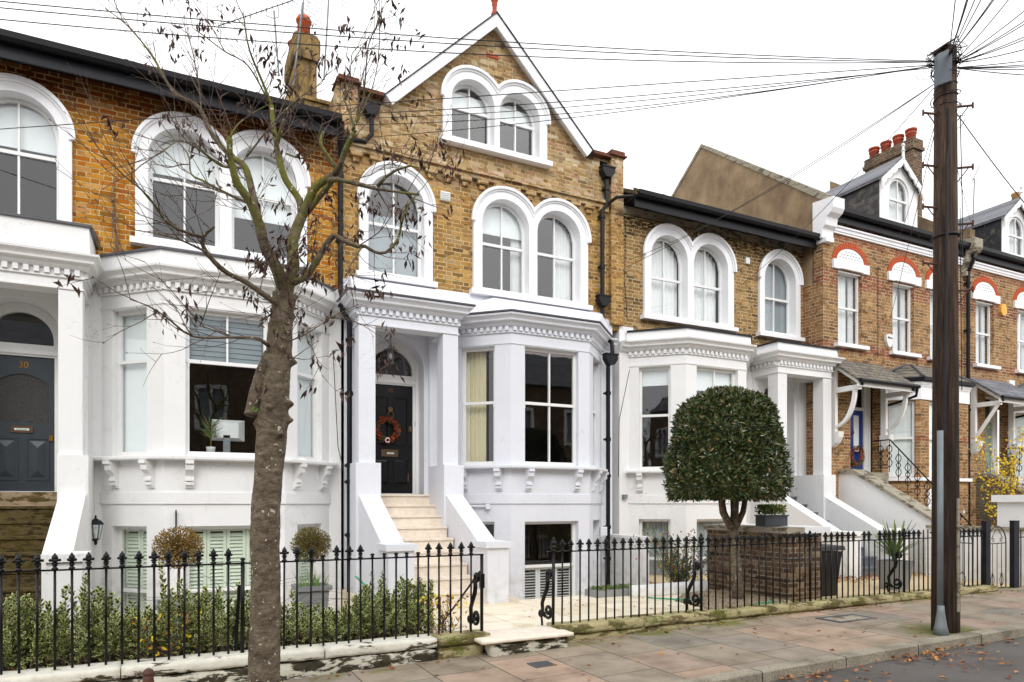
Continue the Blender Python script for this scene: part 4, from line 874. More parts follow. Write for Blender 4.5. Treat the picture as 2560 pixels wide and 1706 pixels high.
    for i in range(3): window(h, bp[i], bp[i + 1], *fw_[i], 2.3, 4.22, .07, 3.28, vbar=0, back=[('slats', 'blind_white', 2.32, 4.2, 5)])
    k = MB(); k.sweep(bp, [(-.02, 2.2), (.09, 2.2), (.09, 2.28), (-.02, 2.29)]); k.build('bay_sill', 'surround_white', h); k = MB(); k.sweep(bp, [(-.02, 4.24), (.03, 4.24), (.03, 4.58), (.07, 4.62), (.07, 4.68), (-.02, 4.7)]); dentils(k, bp, 4.56, 4.61, .055, .07, .04); k.build('bay_trim', 'surround_white', h)
    k = MB(); k.sweep(bp, [(.04, 4.70), (.15, 4.70), (.16, 4.78), (.04, 4.78)]); k.build('bay_gutter', 'black_plastic', h)
    lo = [(q(16.02), 11.39), (q(16.70), 10.68), (q(18.80), 10.68), (q(19.48), 11.39)]; k = MB(); tp = [(q(17.0), 11.39, 5.22), (q(17.15), 11.3, 5.22), (q(18.3), 11.3, 5.22), (q(18.45), 11.39, 5.22)]
    k.add([(a_, b_, 4.785) for a_, b_ in lo] + tp, [(0, 1, 5, 4), (1, 2, 6, 5), (2, 3, 7, 6), (4, 5, 6, 7), (0, 4, 7, 3), (0, 3, 2, 1)]); k.build('bay_roof', 'slate_scallop' if not second else 'slate_grey', h)
    k = MB(); k.tube([(lo[1][0], lo[1][1], 4.80), tp[1]], .035, 6); k.tube([(lo[2][0], lo[2][1], 4.8), tp[2]], .035, 6); k.tube([(q(16.1), 11.37, 4.9), tp[0], tp[3], (q(19.4), 11.37, 4.9)], .035, 6); k.build('lead_hip', 'lead_sheet', h)
    k = MB(); k.box(q(17.0), q(17.95), 10.75, 10.79, 1.35, 1.95)
    for i in range(9):
        for j in range(6):
            ux, uz = q(17.05) + i * .1, 1.4 + j * .1; k.add([(ux, 10.75, uz), (ux + .09, 10.75, uz), (ux + .09, 10.75, uz + .09), (ux, 10.75, uz + .09), (ux + .045, 10.71, uz + .045)], [(0, 1, 4), (1, 2, 4), (2, 3, 4), (3, 0, 4)])
    k.build('tile_panel', 'surround_white', h)
    # canopy over the door
    ca, cb = q(14.20), q(16.1); k = MB(); k.add([(ca - .1, 11.38, 5.14), (cb - .05, 11.38, 5.14), (cb + .12, 10.55, 4.52), (ca - .1, 10.55, 4.52), (ca - .1, 11.38, 5.08), (cb - .05, 11.38, 5.08), (cb + .12, 10.55, 4.46), (ca - .1, 10.55, 4.46)], [(0, 1, 2, 3), (7, 6, 5, 4), (3, 2, 6, 7), (0, 3, 7, 4), (1, 5, 6, 2), (0, 4, 5, 1)]); k.build('canopy_roof', 'slate_scallop' if not second else 'slate_grey', h)
    k = MB(); k.tube([(ca - .1, 10.5, 4.47), (cb + .14, 10.5, 4.47)], .05, 8); k.tube([(cb + .08, 10.5, 4.47), (cb + .10, 10.55, 4.25), (cb + .08, 11.0, 4.15), (cb + .06, 11.33, 4.1)], .035, 8); k.build('canopy_gutter', 'black_plastic', h)
    k = MB(); k.box(ca - .08, cb + .1, 10.56, 10.60, 4.34, 4.455)
    for bx_ in (ca, cb - .05):
        k.box(bx_, bx_ + .09, 11.24, 11.38, 3.35, 4.95); k.box(bx_ + .002, bx_ + .088, 10.6, 11.24, 4.28, 4.40)
        k.prism([(11.36, 5.06), (10.56, 4.46), (10.56, 4.36), (11.36, 4.96)], (bx_ - .01, 0, 0), (0, 1, 0), (0, 0, 1), (.11, 0, 0))
        if second and bx_ == ca: k.tube([(bx_ + .045, 11.28, 3.4), (bx_ + .045, 10.68, 4.3)], .05, 4)
        else:
            o_ = [(11.25 - .55 * math.sin(R(t)), 4.3 - .85 * math.cos(R(t)) + 0) for t in range(0, 91, 10)]; i_ = [(y_ + .085, z_ + .03) for y_, z_ in o_]; k.yz(o_ + i_[::-1], bx_ + .01, bx_ + .08)
        k.yz([(11.38, 3.35), (11.10, 3.35), (11.12, 3.22), (11.2, 3.08), (11.3, 3.0), (11.38, 2.98)], bx_ - .04, bx_ + .13)
    k.build('canopy_bracket', 'joinery_white', h)
    # recessed door
    dY = 11.72; k = MB(); k.box(q(14.96), q(15.00), dY - .08, dY + .1, 2.4, 4.74); k.xz(rect(q(14.95), q(16.15), 2.4, 4.75), dY, dY + .05, [rect(q(15.05), q(15.85), 2.43, 4.0), rect(q(15.05), q(15.85), 4.08, 4.68)])
    for xx in (15.88, 15.96, 16.05): k.tube([(q(xx), dY - .02, 2.4), (q(xx), dY - .02, 4.74)], .028, 8)
    k.build('door_frame', 'joinery_white', h); k = MB(); quadface(k, [(q(15.04), dY + .02, 4.06), (q(15.86), dY + .02, 4.06), (q(15.86), dY + .02, 4.7), (q(15.04), dY + .02, 4.7)]); k.build('fanlight', 'window_glass', h, normals=False)
    dm_ = 'door_green' if second else 'door_blue'; k = MB(); k.xz(rect(q(15.05), q(15.85), 2.43, 4.0), dY + .01, dY + .05, [rect(q(15.14), q(15.38), 2.95, 3.88), rect(q(15.50), q(15.74), 2.95, 3.88)] if not second else [])
    if second:
        for a_, b_ in ((15.13, 15.4), (15.5, 15.77)):
            for c_, d_ in ((2.55, 3.0), (3.15, 3.85)): panel(k, q(a_), q(b_), c_, d_, dY + .009, .02, .04)
    dd = k.build('door', dm_, h)
    k = MB(); k.tube([(q(15.44), dY - .01, 3.35), (q(15.46), dY - .03, 3.42), (q(15.43), dY - .03, 3.5)], .014, 6); k.tube([(q(15.79), dY + .01, 3.1), (q(15.79), dY - .03, 3.1)], .025, 8); k.box(q(15.32), q(15.56), dY - .005, dY + .009, 2.58, 2.66); k.build('door_knob', 'brass', dd)
    if not second: k = MB(); k.box(q(15.1), q(15.8), dY + .04, dY + .05, 2.9, 3.9); k.build('frosted_glass', 'blind_white', dd)
    it = MB(); it.box(q(14.1), q(19.5), 13.6, 13.65, -1, 8.4)
    for z in (1.5, 4.8, 8.35): it.box(q(14.25), q(19.5), 11.9, 13.59, z, z + .05)
    it.box(q(14.24), q(14.27), 11.9, 13.6, -1, 8.3); it.build('interior_wall', 'interior', h)
    # landing, stairs and the sloping string walls
    k = MB(); n = 12
    for i in range(n): k.box(q(14.87), q(15.75), 8.75 + i * .19, 11.2, -1, .10 + (i + 1) * .155)
    k.box(q(14.85), q(16.1), 11.2, 11.75, -1, 2.40); k.build('steps', 'coping_stone', h)
    k = MB(); k.yz([(11.66, -1), (11.66, 2.36), (10.99, 2.36), (9.05, 1.24), (9.05, -1)], q(14.52), q(14.86)); k.build('stair_wall', 'white_paint_clean' if not second else 'brick_dark', h)
    k = MB(); k.yz([(11.66, 2.36), (10.99, 2.36), (9.0, 1.21), (9.0, 1.28), (10.98, 2.45), (11.66, 2.45)], q(14.47), q(14.91)); k.build('stair_coping', 'coping_stone', h)
    # ornate iron balustrade along the stair
    k = MB(); bxp = q(15.80); k.tube([(bxp, 11.38, 3.2), (bxp, 10.95, 3.2), (bxp, 8.9, 1.0)], .018, 6)
    k2 = None
    for i in range(10):
        yy = 11.2 - i * .235; zb = 2.40 if yy > 10.9 else max(.3, 2.40 - (11.0 - yy) * .92); zt2 = 3.2 if yy > 10.95 else 3.2 - (10.95 - yy) * 1.07
        m_ = MB(); m_.tube([(bxp, yy, zb), (bxp, yy, zt2)], .009, 5); zc = (zb + zt2) / 2
        m_.tube([(bxp, yy + .055 * math.cos(R(t)), zc + .055 * math.sin(R(t))) for t in range(0, 361, 30)], .011, 5)
        for sg in (-1, 1):
            for dz_ in (-1, 1): m_.tube([(bxp, yy + sg * .07 * math.sin(R(t)), zc + dz_ * (.06 + .22 * t / 180)) for t in range(0, 181, 20)], .010, 5)
        m_.build('baluster', 'black_iron', h)
    k.build('handrail', 'black_iron', h)
    pipe(h, [(q(19.68), 11.2, 8.6), (q(19.62), 11.15, 8.35), (q(19.62), 11.3, 8.0), (q(19.62), 11.3, 5.5), (q(19.62), 11.3, .2)], .05, [(q(19.62), 11.3, z_) for z_ in (7.7, 6.4, 4.2, 3.0, 1.6)])
    return h
bh1 = brickhouse(14.0, False, 'red-banded brick house with a blue front door and slate-hung dormer')
bh2 = brickhouse(14.0 + 5.64, True, 'red-banded brick house at the right edge with a pale green front door')

# houses across the street, seen in the window glass
for i in range(7):
    x0 = -14 + i * 5.6; h = thing('terrace_house', ['plain brown brick', 'plain rendered'][i % 3 == 1] + ' terraced house on the far side of the street', 'house', (x0 + 2.8, -7, 0), 'houses on the opposite side of the street')
    k = MB(); k.xz(rect(x0, x0 + 5.59, -1, 7.4), -7.0, -7.3, [rect(x0 + a, x0 + a + 1, z, z + 1.6) for a in (.7, 3.6) for z in (1.6, 4.6)]); k.build('brick_wall', ['brick_dark', 'render_tan', 'brick_dark'][i % 3], h)
    for a in (.7, 3.6):
        for z in (1.6, 4.6):
            k = MB(); k.xz(rect(x0 + a - .1, x0 + a + 1.1, z - .1, z + 1.7), -6.95, -7.1, [rect(x0 + a + .05, x0 + a + .47, z + .05, z + 1.55), rect(x0 + a + .53, x0 + a + .95, z + .05, z + 1.55)]); wf = k.build('window', 'joinery_white', h)
            k = MB(); k.box(x0 + a, x0 + a + 1, -7.25, -7.2, z, z + 1.6); k.build('blind', 'blind_grey', wf)
    k = MB(); k.yz([(-6.8, 7.4), (-9.8, 9.6), (-12.8, 7.4)], x0, x0 + 5.59); k.build('roof', 'slate_grey', h)
#NEXT
# ------------------------------------------------------------------ helpers for plants and rough stone
from mathutils import noise as mn
def roughbox(name, mat, x0, x1, y0, y1, z0, z1, amp=.012, res=.06, parent=None, seed=0):
    bm = bmesh.new(); nx, ny, nz_ = [max(1, int((b - a) / res)) for a, b in ((x0, x1), (y0, y1), (z0, z1))]; nz_ = max(nz_, 3)
    vm = {}
    def V(i, j, k):
        if (i, j, k) not in vm:
            p = Vector((x0 + (x1 - x0) * i / nx, y0 + (y1 - y0) * j / ny, z0 + (z1 - z0) * k / nz_))
            e = (i in (0, nx)) + (j in (0, ny)) + (k in (0, nz_)); c = Vector(((x0 + x1) / 2, (y0 + y1) / 2, (z0 + z1) / 2))
            if e > 1:
                for q, (lo, hi, n_) in enumerate(((i, nx, x0), (j, ny, y0), (k, nz_, z0))):
                    if lo in (0, hi): p[q] += (c[q] - p[q]) / abs(c[q] - p[q]) * .005
            p += mn.noise_vector(p * 5 + Vector((seed, 0, 0))) * amp * .7 + mn.noise_vector(p * 19) * amp * .55; vm[i, j, k] = bm.verts.new(p)
        return vm[i, j, k]
    for i in range(nx):
        for j in range(ny):
            for k in (0, nz_): f = [V(i, j, k), V(i + 1, j, k), V(i + 1, j + 1, k), V(i, j + 1, k)]; bm.faces.new(f if k else f[::-1])
    for i in range(nx):
        for k in range(nz_):
            for j in (0, ny): f = [V(i, j, k), V(i + 1, j, k), V(i + 1, j, k + 1), V(i, j, k + 1)]; bm.faces.new(f[::-1] if j else f)
    for j in range(ny):
        for k in range(nz_):
            for i in (0, nx): f = [V(i, j, k), V(i, j, k + 1), V(i, j + 1, k + 1), V(i, j + 1, k)]; bm.faces.new(f[::-1] if i else f)
    for e_ in bm.edges:
        if len(e_.link_faces) == 2 and e_.calc_face_angle(0) > .6: e_.smooth = False
    me = bpy.data.meshes.new(name); bm.to_mesh(me); bm.free(); me.materials.append(M[mat]); me.polygons.foreach_set('use_smooth', [True] * len(me.polygons))
    o = bpy.data.objects.new(name, me); scene.collection.objects.link(o)
    if parent: me.transform(Matrix.Translation(-wloc(parent))); o.parent = parent
    return o
def rv(a=1.0): return Vector((rnd.gauss(0, a), rnd.gauss(0, a), rnd.gauss(0, a)))
def leaf(mb, p, d_, n_, L, W, k=0, fold=.25):
    d_ = d_.normalized(); s = d_.cross(n_); s = s.normalized() if s.length > 1e-5 else d_.orthogonal(); n2 = s.cross(d_)
    mb.k = k; m_ = p + d_ * L * .45; mb.add([p, m_ + s * W / 2 + n2 * W * fold, p + d_ * L, m_ - s * W / 2 + n2 * W * fold], [(0, 1, 2), (0, 2, 3)])
def hexleaf(mb, p, d_, n_, L, W):
    d_ = d_.normalized(); s = d_.cross(n_); s = s.normalized() if s.length > 1e-5 else d_.orthogonal().normalized(); n2 = s.cross(d_).normalized()
    for k, sc, of in ((1, 1., 0), (0, .72, .0014), (0, .72, -.0014)):
        c = p + d_ * L / 2 + n2 * of; mb.k = k
        mb.add([c - d_ * L / 2 * sc, c - d_ * L * .12 * sc + s * W / 2 * sc, c + d_ * L * .28 * sc + s * W * .45 * sc, c + d_ * L / 2 * sc, c + d_ * L * .28 * sc - s * W * .45 * sc, c - d_ * L * .12 * sc - s * W / 2 * sc], [(0, 1, 2, 3, 4, 5)])
def copy_thing(root, loc, label=None):
    r = root.copy(); scene.collection.objects.link(r); r.location = loc
    if label: r['label'] = label
    for c_ in list(root.children):
        c2 = c_.copy(); scene.collection.objects.link(c2); c2.parent = r
        for g_ in c_.children: g2 = g_.copy(); scene.collection.objects.link(g2); g2.parent = c2
    return r

# ------------------------------------------------------------------ dwarf walls, threshold, railings
FY = 6.96
x = -12.0; i = 0
dw = thing('dwarf_wall', 'low wall of flaking white paint under the left-hand railings', 'wall', (0, 6.95, 0))
while x < 2.45:
    x2 = min(2.49, x + 1.55 + .3 * rnd.random()); roughbox('coping_stone', 'worn_white_paint', x + .001, x2 - .001, 6.795, 7.12, .12, .222, .009, .05, dw, i); x = x2; i += 1
roughbox('wall_base', 'worn_white_base', -12, 2.49, 6.81, 7.11, -.35, .11, .018, .06, dw, 9)
roughbox('mossy_end_stone', 'mossy_stone', 2.50, 3.10, 6.79, 7.10, .12, .225, .012, .04, dw, 3); roughbox('mossy_end_stone', 'mossy_stone', 2.50, 3.02, 6.81, 7.09, -.3, .125, .02, .04, dw, 4)
th_ = thing('threshold_step', 'pale limestone threshold slab on rough stone between the two railings', 'step', (3.5, 6.9, 0))
roughbox('slab', 'limestone', 2.90, 4.04, 6.58, 7.14, .145, .19, .003, .06, th_, 5); roughbox('base_stone', 'worn_white_base', 3.03, 3.99, 6.63, 7.1, -.3, .146, .015, .05, th_, 6)
dw2 = thing('dwarf_wall', 'low mossy stone wall under the right-hand railings', 'wall', (8, 6.95, 0)); x = 3.96; i = 20
while x < 12.6:
    x2 = min(12.68, x + .95 + .5 * rnd.random()); roughbox('coping_stone', 'mossy_stone', x + .005, x2 - .005, 6.80, 7.11, .115 + .006 * rnd.random(), .222 + .008 * rnd.random(), .011, .045, dw2, i); x = x2; i += 1
roughbox('wall_base', 'mossy_stone', 3.99, 12.66, 6.83, 7.09, -.2, .118, .014, .05, dw2, 40)

def protomesh(mb, mat, smooth=True):
    o = mb.build('proto', mat, None, smooth); me = o.data; bpy.data.objects.remove(o); return me
b0 = MB(); b0.tube([(0, 0, 0), (0, 0, .85)], .0105, 8); bar_me = protomesh(b0, 'black_iron')
b0 = MB(); b0.tube([(0, 0, 0), (0, 0, .99)], .0105, 8); bar_long = protomesh(b0, 'black_iron')
b0 = MB(); b0.tube([(0, 0, 0), (0, 0, .86)], .019, 10); post_me = protomesh(b0, 'black_iron')
f0 = MB(); f0.lathe((0, 0, 0), [(.013, -.004), (.02, .004), (.021, .010), (.011, .018), (.012, .026), (.019, .033), (.012, .042), (.010, .052), (.012, .06), (.020, .068), (.022, .078), (.018, .088), (.020, .098), (.017, .112), (.009, .126), (.002, .142)], 10)
for sx, sy in ((1, 0), (-1, 0), (0, 1), (0, -1)):
    f0.lathe((.026 * sx, .026 * sy, .066), [(.004, 0), (.0105, .005), (.012, .014), (.008, .022), (.002, .025)], 7); f0.lathe((.015 * sx, .015 * sy, .042), [(.003, 0), (.008, .004), (.007, .011), (.002, .015)], 6)
fin_me = protomesh(f0, 'black_iron')
f0 = MB(); f0.lathe((0, 0, 0), [(.02, -.006), (.026, .004), (.024, .012), (.015, .018), (.022, .03), (.034, .045), (.036, .055), (.022, .066), (.028, .078), (.032, .10), (.024, .118), (.014, .128), (.02, .138), (.012, .15), (.003, .172)], 12); bigfin_me = protomesh(f0, 'black_iron')
f0 = MB(); f0.lathe((0, 0, 0), [(.012, -.004), (.017, .004), (.013, .012), (.011, .02), (.019, .03), (.019, .038), (.010, .046)], 8); knob_me = protomesh(f0, 'black_iron')
def mob(name, me, parent, loc):
    o = bpy.data.objects.new(name, me); scene.collection.objects.link(o); o.parent = parent; o.location = loc; return o
def railing(label, xs, special, x0, x1):
    fe = thing('iron_railing', label, 'railing', ((x0 + x1) / 2, FY, .22), 'black iron railings along the front gardens'); ox = fe.location.x
    r = MB(); r.box(x0, x1, FY - .02, FY + .02, 1.066, 1.080); r.build('top_rail', 'black_iron', fe)
    for x in xs:
        k = special.get(round(x, 3), 'f'); bl = mob('railing_bar', {'p': post_me, 'k': bar_me, 'f': bar_me, 'l': bar_long, 'n': bar_me, 'P': post_me, 'T': post_me}[k], fe, (x - ox, rnd.uniform(-.002, .002), 0))
        bl.rotation_euler = (rnd.uniform(-.006, .006), rnd.uniform(-.006, .006), rnd.random())
        m_ = {'f': fin_me, 'k': knob_me, 'P': bigfin_me, 'p': knob_me}.get(k)
        if m_: fo_ = mob('finial', m_, bl, (0, 0, .86)); fo_.scale = (1.25, 1.25, 1.0)
    return fe
xs1 = [round(-3.9 + .1245 * i, 3) for i in range(21)] + [-1.289, -1.167, -1.043, -.916, -.789, -.667, -.54, -.416, -.289, -.163, -.045, .081, .204, .329, .455, .579, .706, .832, .958, 1.081, 1.211, 1.335, 1.466, 1.589, 1.712, 1.835, 1.958, 2.082, 2.203, 2.325, 2.442, 2.561, 2.693, 2.816, 2.937, 3.065]
xs1 = sorted(set(x for x in xs1 if x >= -1.3 or x < -1.35))
rl1 = railing('left-hand run of black iron railings with fleur finials on the white-painted wall', xs1, {.579: 'p', 1.335: 'k', 1.835: 'k', 1.958: 'k', 2.082: 'k', 2.203: 'k', 2.325: 'k', 3.065: 'T'}, -3.95, 3.08)
xs2 = [3.978, 4.099, 4.222, 4.346, 4.469, 4.593, 4.719, 4.846, 4.97, 5.093, 5.216, 5.342, 5.464, 5.59, 5.715, 5.84, 5.966, 6.094, 6.223, 6.348, 6.472, 6.597, 6.724, 6.855, 6.985, 7.119, 7.257, 7.387, 7.524, 7.655, 7.791, 7.925, 8.051, 8.163, 8.265, 8.373, 8.488, 8.593, 8.71, 8.834, 8.954, 9.072, 9.191, 9.314, 9.43, 9.553, 9.672, 9.797, 9.912, 10.034, 10.145, 10.263, 10.385, 10.519, 10.634, 10.754, 10.878, 10.993, 11.116, 11.24, 11.36, 11.48, 11.6, 11.72, 11.84, 11.964, 12.089, 12.216, 12.345, 12.463]
rl2 = railing('long right-hand run of black iron railings with fleur finials on the mossy wall', xs2, {3.978: 'P', 6.223: 'P', 8.265: 'P', 10.385: 'P', 8.488: 'n', 9.314: 'n', 9.672: 'n', 10.878: 'l', 10.993: 'l'}, 3.90, 12.55)
def spiral(cx, cz, r0, a0, turns, sg=1, n=26): return [(cx + r0 * (1 - .8 * i / n) * math.cos(R(a0) + sg * 2 * math.pi * turns * i / n), cz + r0 * (1 - .8 * i / n) * math.sin(R(a0) + sg * 2 * math.pi * turns * i / n)) for i in range(n + 1)]
def stay(par, X):                        # cast scroll back-stay standing behind a post, in the plane X
    m_ = MB(); y = FY + .03
    top = spiral(y + .06, .80, .06, -20, 1.3, 1); mid = [(y + .115, .78), (y + .10, .70), (y + .12, .62), (y + .19, .52), (y + .235, .44), (y + .22, .34), (y + .16, .285)]; low = spiral(y + .09, .36, .085, -55, 1.4, -1); foot = spiral(y + .27, .30, .05, -160, 1.2, -1)
    for pl, r in ((top, .02), (mid, .027), (low, .02), (foot, .018)): m_.tube([(X, a, b) for a, b in pl], [r * (1 - .35 * abs(i / (len(pl) - 1) - .3)) for i in range(len(pl))], 8)
    m_.tube([(X, y + .21, .40), (X, y + .25, .28), (X, y + .23, .13)], .014, 8); m_.build('scroll_stay', 'black_iron', par, True)
stay(rl2, 3.978); stay(rl2, 6.223); stay(rl2, 10.385); stay(rl1, 3.045)
m_ = MB(); m_.tube([(3.06, 7.0, .88), (3.04, 7.55, .5), (3.02, 8.1, .13)], .013, 6); m_.build('diagonal_stay', 'black_iron', rl1)
m_ = MB(); m_.tube([(.56, 7.03, .86), (.54, 7.06, .5), (.53, 7.1, .22)], .017, 8); m_.build('back_post', 'black_iron', rl1)
m_ = MB(); m_.box(3.045, 3.09, 6.935, 6.985, .70, .86); m_.build('gate_latch', 'black_iron', rl1)
hr = thing('handrail', 'thin black iron handrail rising from the shrubs beside the cream steps', 'handrail', (2.88, 9, .2))
m_ = MB(); m_.tube([(2.72, 11.1, .66), (2.88, 10.6, .62), (2.88, 7.8, .49)], .016, 8); m_.build('rail', 'black_iron', hr); m_ = MB(); m_.tube([(2.88, 7.8, .5), (2.88, 7.8, .13)], .015, 8); m_.build('post', 'black_iron', hr); m_ = MB(); m_.tube([(2.88, 10.55, .62), (2.95, 10.3, .0)], .013, 8); m_.build('post', 'black_iron', hr)

# gate and posts at the far end
def sqpost(x0, x1, lab):
    t = MB(); t.box(x0, x1, 6.92, 7.0, .1, 1.32); t.box(x0 - .004, x1 + .004, 6.916, 7.004, 1.318, 1.33); return tag(t.build('gate_post', 'black_timber'), lab, 'post', 'square black gate posts')
sqpost(12.53, 12.66, 'square black timber gate post ending the railings'); sqpost(13.38, 13.54, 'square black timber gate post right of the wrought-iron gate')
gt = thing('iron_gate', 'round-topped wrought-iron garden gate with thin scrollwork swung inwards', 'gate', (12.7, 7.3, .1))
def gate(par, f):
    m_ = MB(); W = .76; a = [(0, .12), (0, .95)] + [(W / 2 - W / 2 * math.cos(R(t)), .95 + .28 * math.sin(R(t))) for t in range(0, 181, 12)] + [(W, .12)]
    m_.tube([f(*p) for p in a], .010, 6); m_.tube([f(0, .14), f(W, .14)], .009, 6); m_.tube([f(0, .93), f(W, .93)], .009, 6)
    for q in (.25, .5, .75): m_.tube([f(W * q, .14), f(W * q, .93)], .006, 5)
    for cx_, sg in ((.22, 1), (.54, -1)): m_.tube([f(*p) for p in spiral(cx_, 1.0, .06, 90, 1.2, sg)], .005, 4); m_.tube([f(cx_ - sg * .07, 1.02), f(cx_ + sg * .1, 1.18)], .005, 4)
    for cx_ in (.19, .57):
        for sg in (1, -1): m_.tube([f(cx_, .42), f(cx_ + sg * .07, .3), f(cx_ + sg * .05, .2)] + [f(*p) for p in spiral(cx_ + sg * .03, .19, .03, 0, 1.1, sg, 12)], .005, 4)
    m_.build('gate_leaf', 'black_iron', par)
gate(gt, lambda s, z: (12.69 + s * .9, 6.98 + s * .1, z))
gt2 = thing('iron_gate', 'round-topped wrought-iron gate standing open behind the railings near the pole', 'gate', (12.6, 8, .1)); gate(gt2, lambda s, z: (12.62 + .12 * s, 7.2 + s * .98, z))
f3 = thing('iron_railing', 'short run of plain black railings right of the second gate post', 'railing', (14.2, FY, .1)); m_ = MB(); m_.box(13.545, 15.5, FY - .015, FY + .015, 1.02, 1.035); m_.build('top_rail', 'black_iron', f3)
for i in range(12): m_ = MB(); m_.tube([(13.66 + .13 * i, FY, .12), (13.66 + .13 * i, FY, 1.16)], .010, 6); m_.build('railing_bar', 'black_iron', f3)

# boundary walls and piers
t = thing('boundary_wall', 'white rendered garden wall with pale coping running from blue-door stairs to the pavement', 'wall', (14.35, 8, .1)); m_ = MB(); m_.box(14.24, 14.44, 7.12, 9.06, -1, 1.12); m_.box(13.72, 14.24, 9.5, 9.62, -1, 1.1); m_.build('wall', 'white_paint_clean', t); m_ = MB(); m_.box(14.2, 14.5, 7.1, 9.04, 1.12, 1.18); m_.build('coping', 'coping_stone', t)
t = thing('gate_pier', 'square white rendered gate pier with a flat cap at the right edge', 'pier', (14.8, 7.5, .1)); m_ = MB(); m_.box(14.56, 15.1, 7.3, 7.84, -.5, 1.66); m_.build('shaft', 'white_paint_clean', t); m_ = MB(); m_.box(14.49, 15.17, 7.23, 7.91, 1.66, 1.80); m_.build('cap', 'surround_white', t)
bpier = thing('brick_bin_store', 'low brown brick garden store with white coping beneath the clipped tree', 'brick store', (8.8, 8.4, .1))
m_ = MB(); m_.box(8.45, 9.22, 7.55, 9.3, -.2, 1.17); m_.build('brick_wall', 'brick_dark', bpier); m_ = MB(); m_.box(8.40, 8.78, 7.50, 9.34, 1.172, 1.262); m_.build('coping', 'coping_stone', bpier); m_ = MB(); m_.box(8.782, 9.36, 7.49, 9.35, 1.17, 1.268); m_.build('coping', 'white_paint_clean', bpier)
for zz in (.78, .45, .22): m_ = MB(); m_.tube([(8.43, 9.3, zz), (8.43, 8.4, zz - .02), (8.43, 7.53, zz), (8.8, 7.53, zz - .01)], .008, 5); m_.build('cable', 'wire_black', bpier)
m_ = MB(); m_.box(6.5, 6.62, 8.0, 9.4, .13, .24); m_.tube([(6.56, 8.0, .185), (6.56, 9.4, .185)], .06, 8)
k = roughbox('garden_kerb', 'white_paint_clean', 6.55, 8.1, 8.85, 9.0, .12, .33, .006, .08); tag(k, 'low rounded white kerb edging the bed below the berry bush', 'kerb')
k = thing('planting_tray', 'shallow grey planting tray with low green leaves beside the lightwell', 'planter', (6.3, 9.3, .13)); m_ = MB(); m_.box(6.0, 6.9, 9.12, 9.46, .13, .24); m_.build('tray', 'planter_grey', k)
m_ = MB()
for i in range(260): leaf(m_, Vector((rnd.uniform(6.05, 6.85), rnd.uniform(9.16, 9.42), .25)), rv(.5) + Vector((0, 0, .6)), rv(), .06, .03)
m_.build('foliage', 'bush_green', k)

# ------------------------------------------------------------------ shrubs behind the left railings
def shrub(x0, x1, h0, nshoot, label, y0=7.16, y1=7.72, zb=.16):
    cx_, cy_ = (x0 + x1) / 2, (y0 + y1) / 2; t = thing('variegated_shrub', label, 'shrub', (cx_, cy_, zb), 'variegated shrubs behind the left railings'); m_ = MB(); st = MB()
    for i in range(nshoot):
        bx_, by_ = rnd.uniform(x0, x1), rnd.uniform(y0, y1); e = ((bx_ - cx_) / ((x1 - x0) / 2)) ** 2 + ((by_ - cy_) / ((y1 - y0) / 2)) ** 2
        hh = h0 * (1.0 - .38 * e * .5) * rnd.uniform(.52, 1.0) * (1.28 if rnd.random() < .08 else 1); dx, dy = rnd.gauss(0, .05), rnd.gauss(0, .05); p0 = Vector((bx_, by_, zb)); p1 = Vector((bx_ + dx, by_ + dy, zb + hh))
        st.tube([p0, p1], [.005, .002], 4, False); z = .10; a = rnd.random() * 6
        while z < hh:
            p = p0.lerp(p1, z / hh); f = z / hh
            for q in range(2):
                a += 2.2 + rnd.random() * .5; dd = Vector((math.cos(a), math.sin(a), .45 + f * .9 + rnd.gauss(0, .2))); hexleaf(m_, p + dd * .004, dd, Vector((0, 0, 1)) + rv(.3), rnd.uniform(.036, .060), rnd.uniform(.022, .033))
            z += .021
    for i in range(nshoot * 10):
        a = rnd.random() * 6.28; p = Vector((rnd.uniform(x0, x1), rnd.uniform(y0, y1), zb + rnd.uniform(.02, h0 * .45))); dd = Vector((math.cos(a), math.sin(a), rnd.uniform(-.2, .8))); hexleaf(m_, p, dd, Vector((0, 0, 1)) + rv(.4), rnd.uniform(.040, .060), rnd.uniform(.024, .034))
    m_.build('foliage', ['variegated_green', 'variegated_cream'], t, normals=False); st.build('stems', 'twig_bark', t)
for a in ((-2.2, -1.5, .62, 46, 'cream-edged green shrub outside the left end of the white house steps'), (-1.5, -.95, .78, 56, 'cream-edged green shrub at the left edge in front of the mossy steps'), (-.98, -.5, .84, 52, 'cream-edged green shrub in front of the white stair pier and letterbox'),
          (-.5, -.08, .62, 46, 'low cream-edged green shrub between the letterbox and the brown topiary'), (-.1, .22, .92, 34, 'tall cream-edged green shrub just left of the brown topiary stem'), (.2, .52, .78, 36, 'cream-edged green shrub in front of the left grey planter'),
          (.52, .95, .74, 42, 'cream-edged green shrub half hidden by the street tree trunk'), (.95, 1.4, .52, 44, 'low cream-edged green shrub just right of the street tree trunk'), (1.4, 1.78, .46, 36, 'lowest cream-edged green shrub, below the drainpipe'),
          (1.75, 2.15, .74, 44, 'cream-edged green shrub right of the drainpipe foot'), (2.15, 2.62, .80, 50, 'tallest cream-edged green shrub, in front of the handrail')):
    shrub(a[0], a[1], a[2] * .88, int(a[3] * 1.0), a[4])
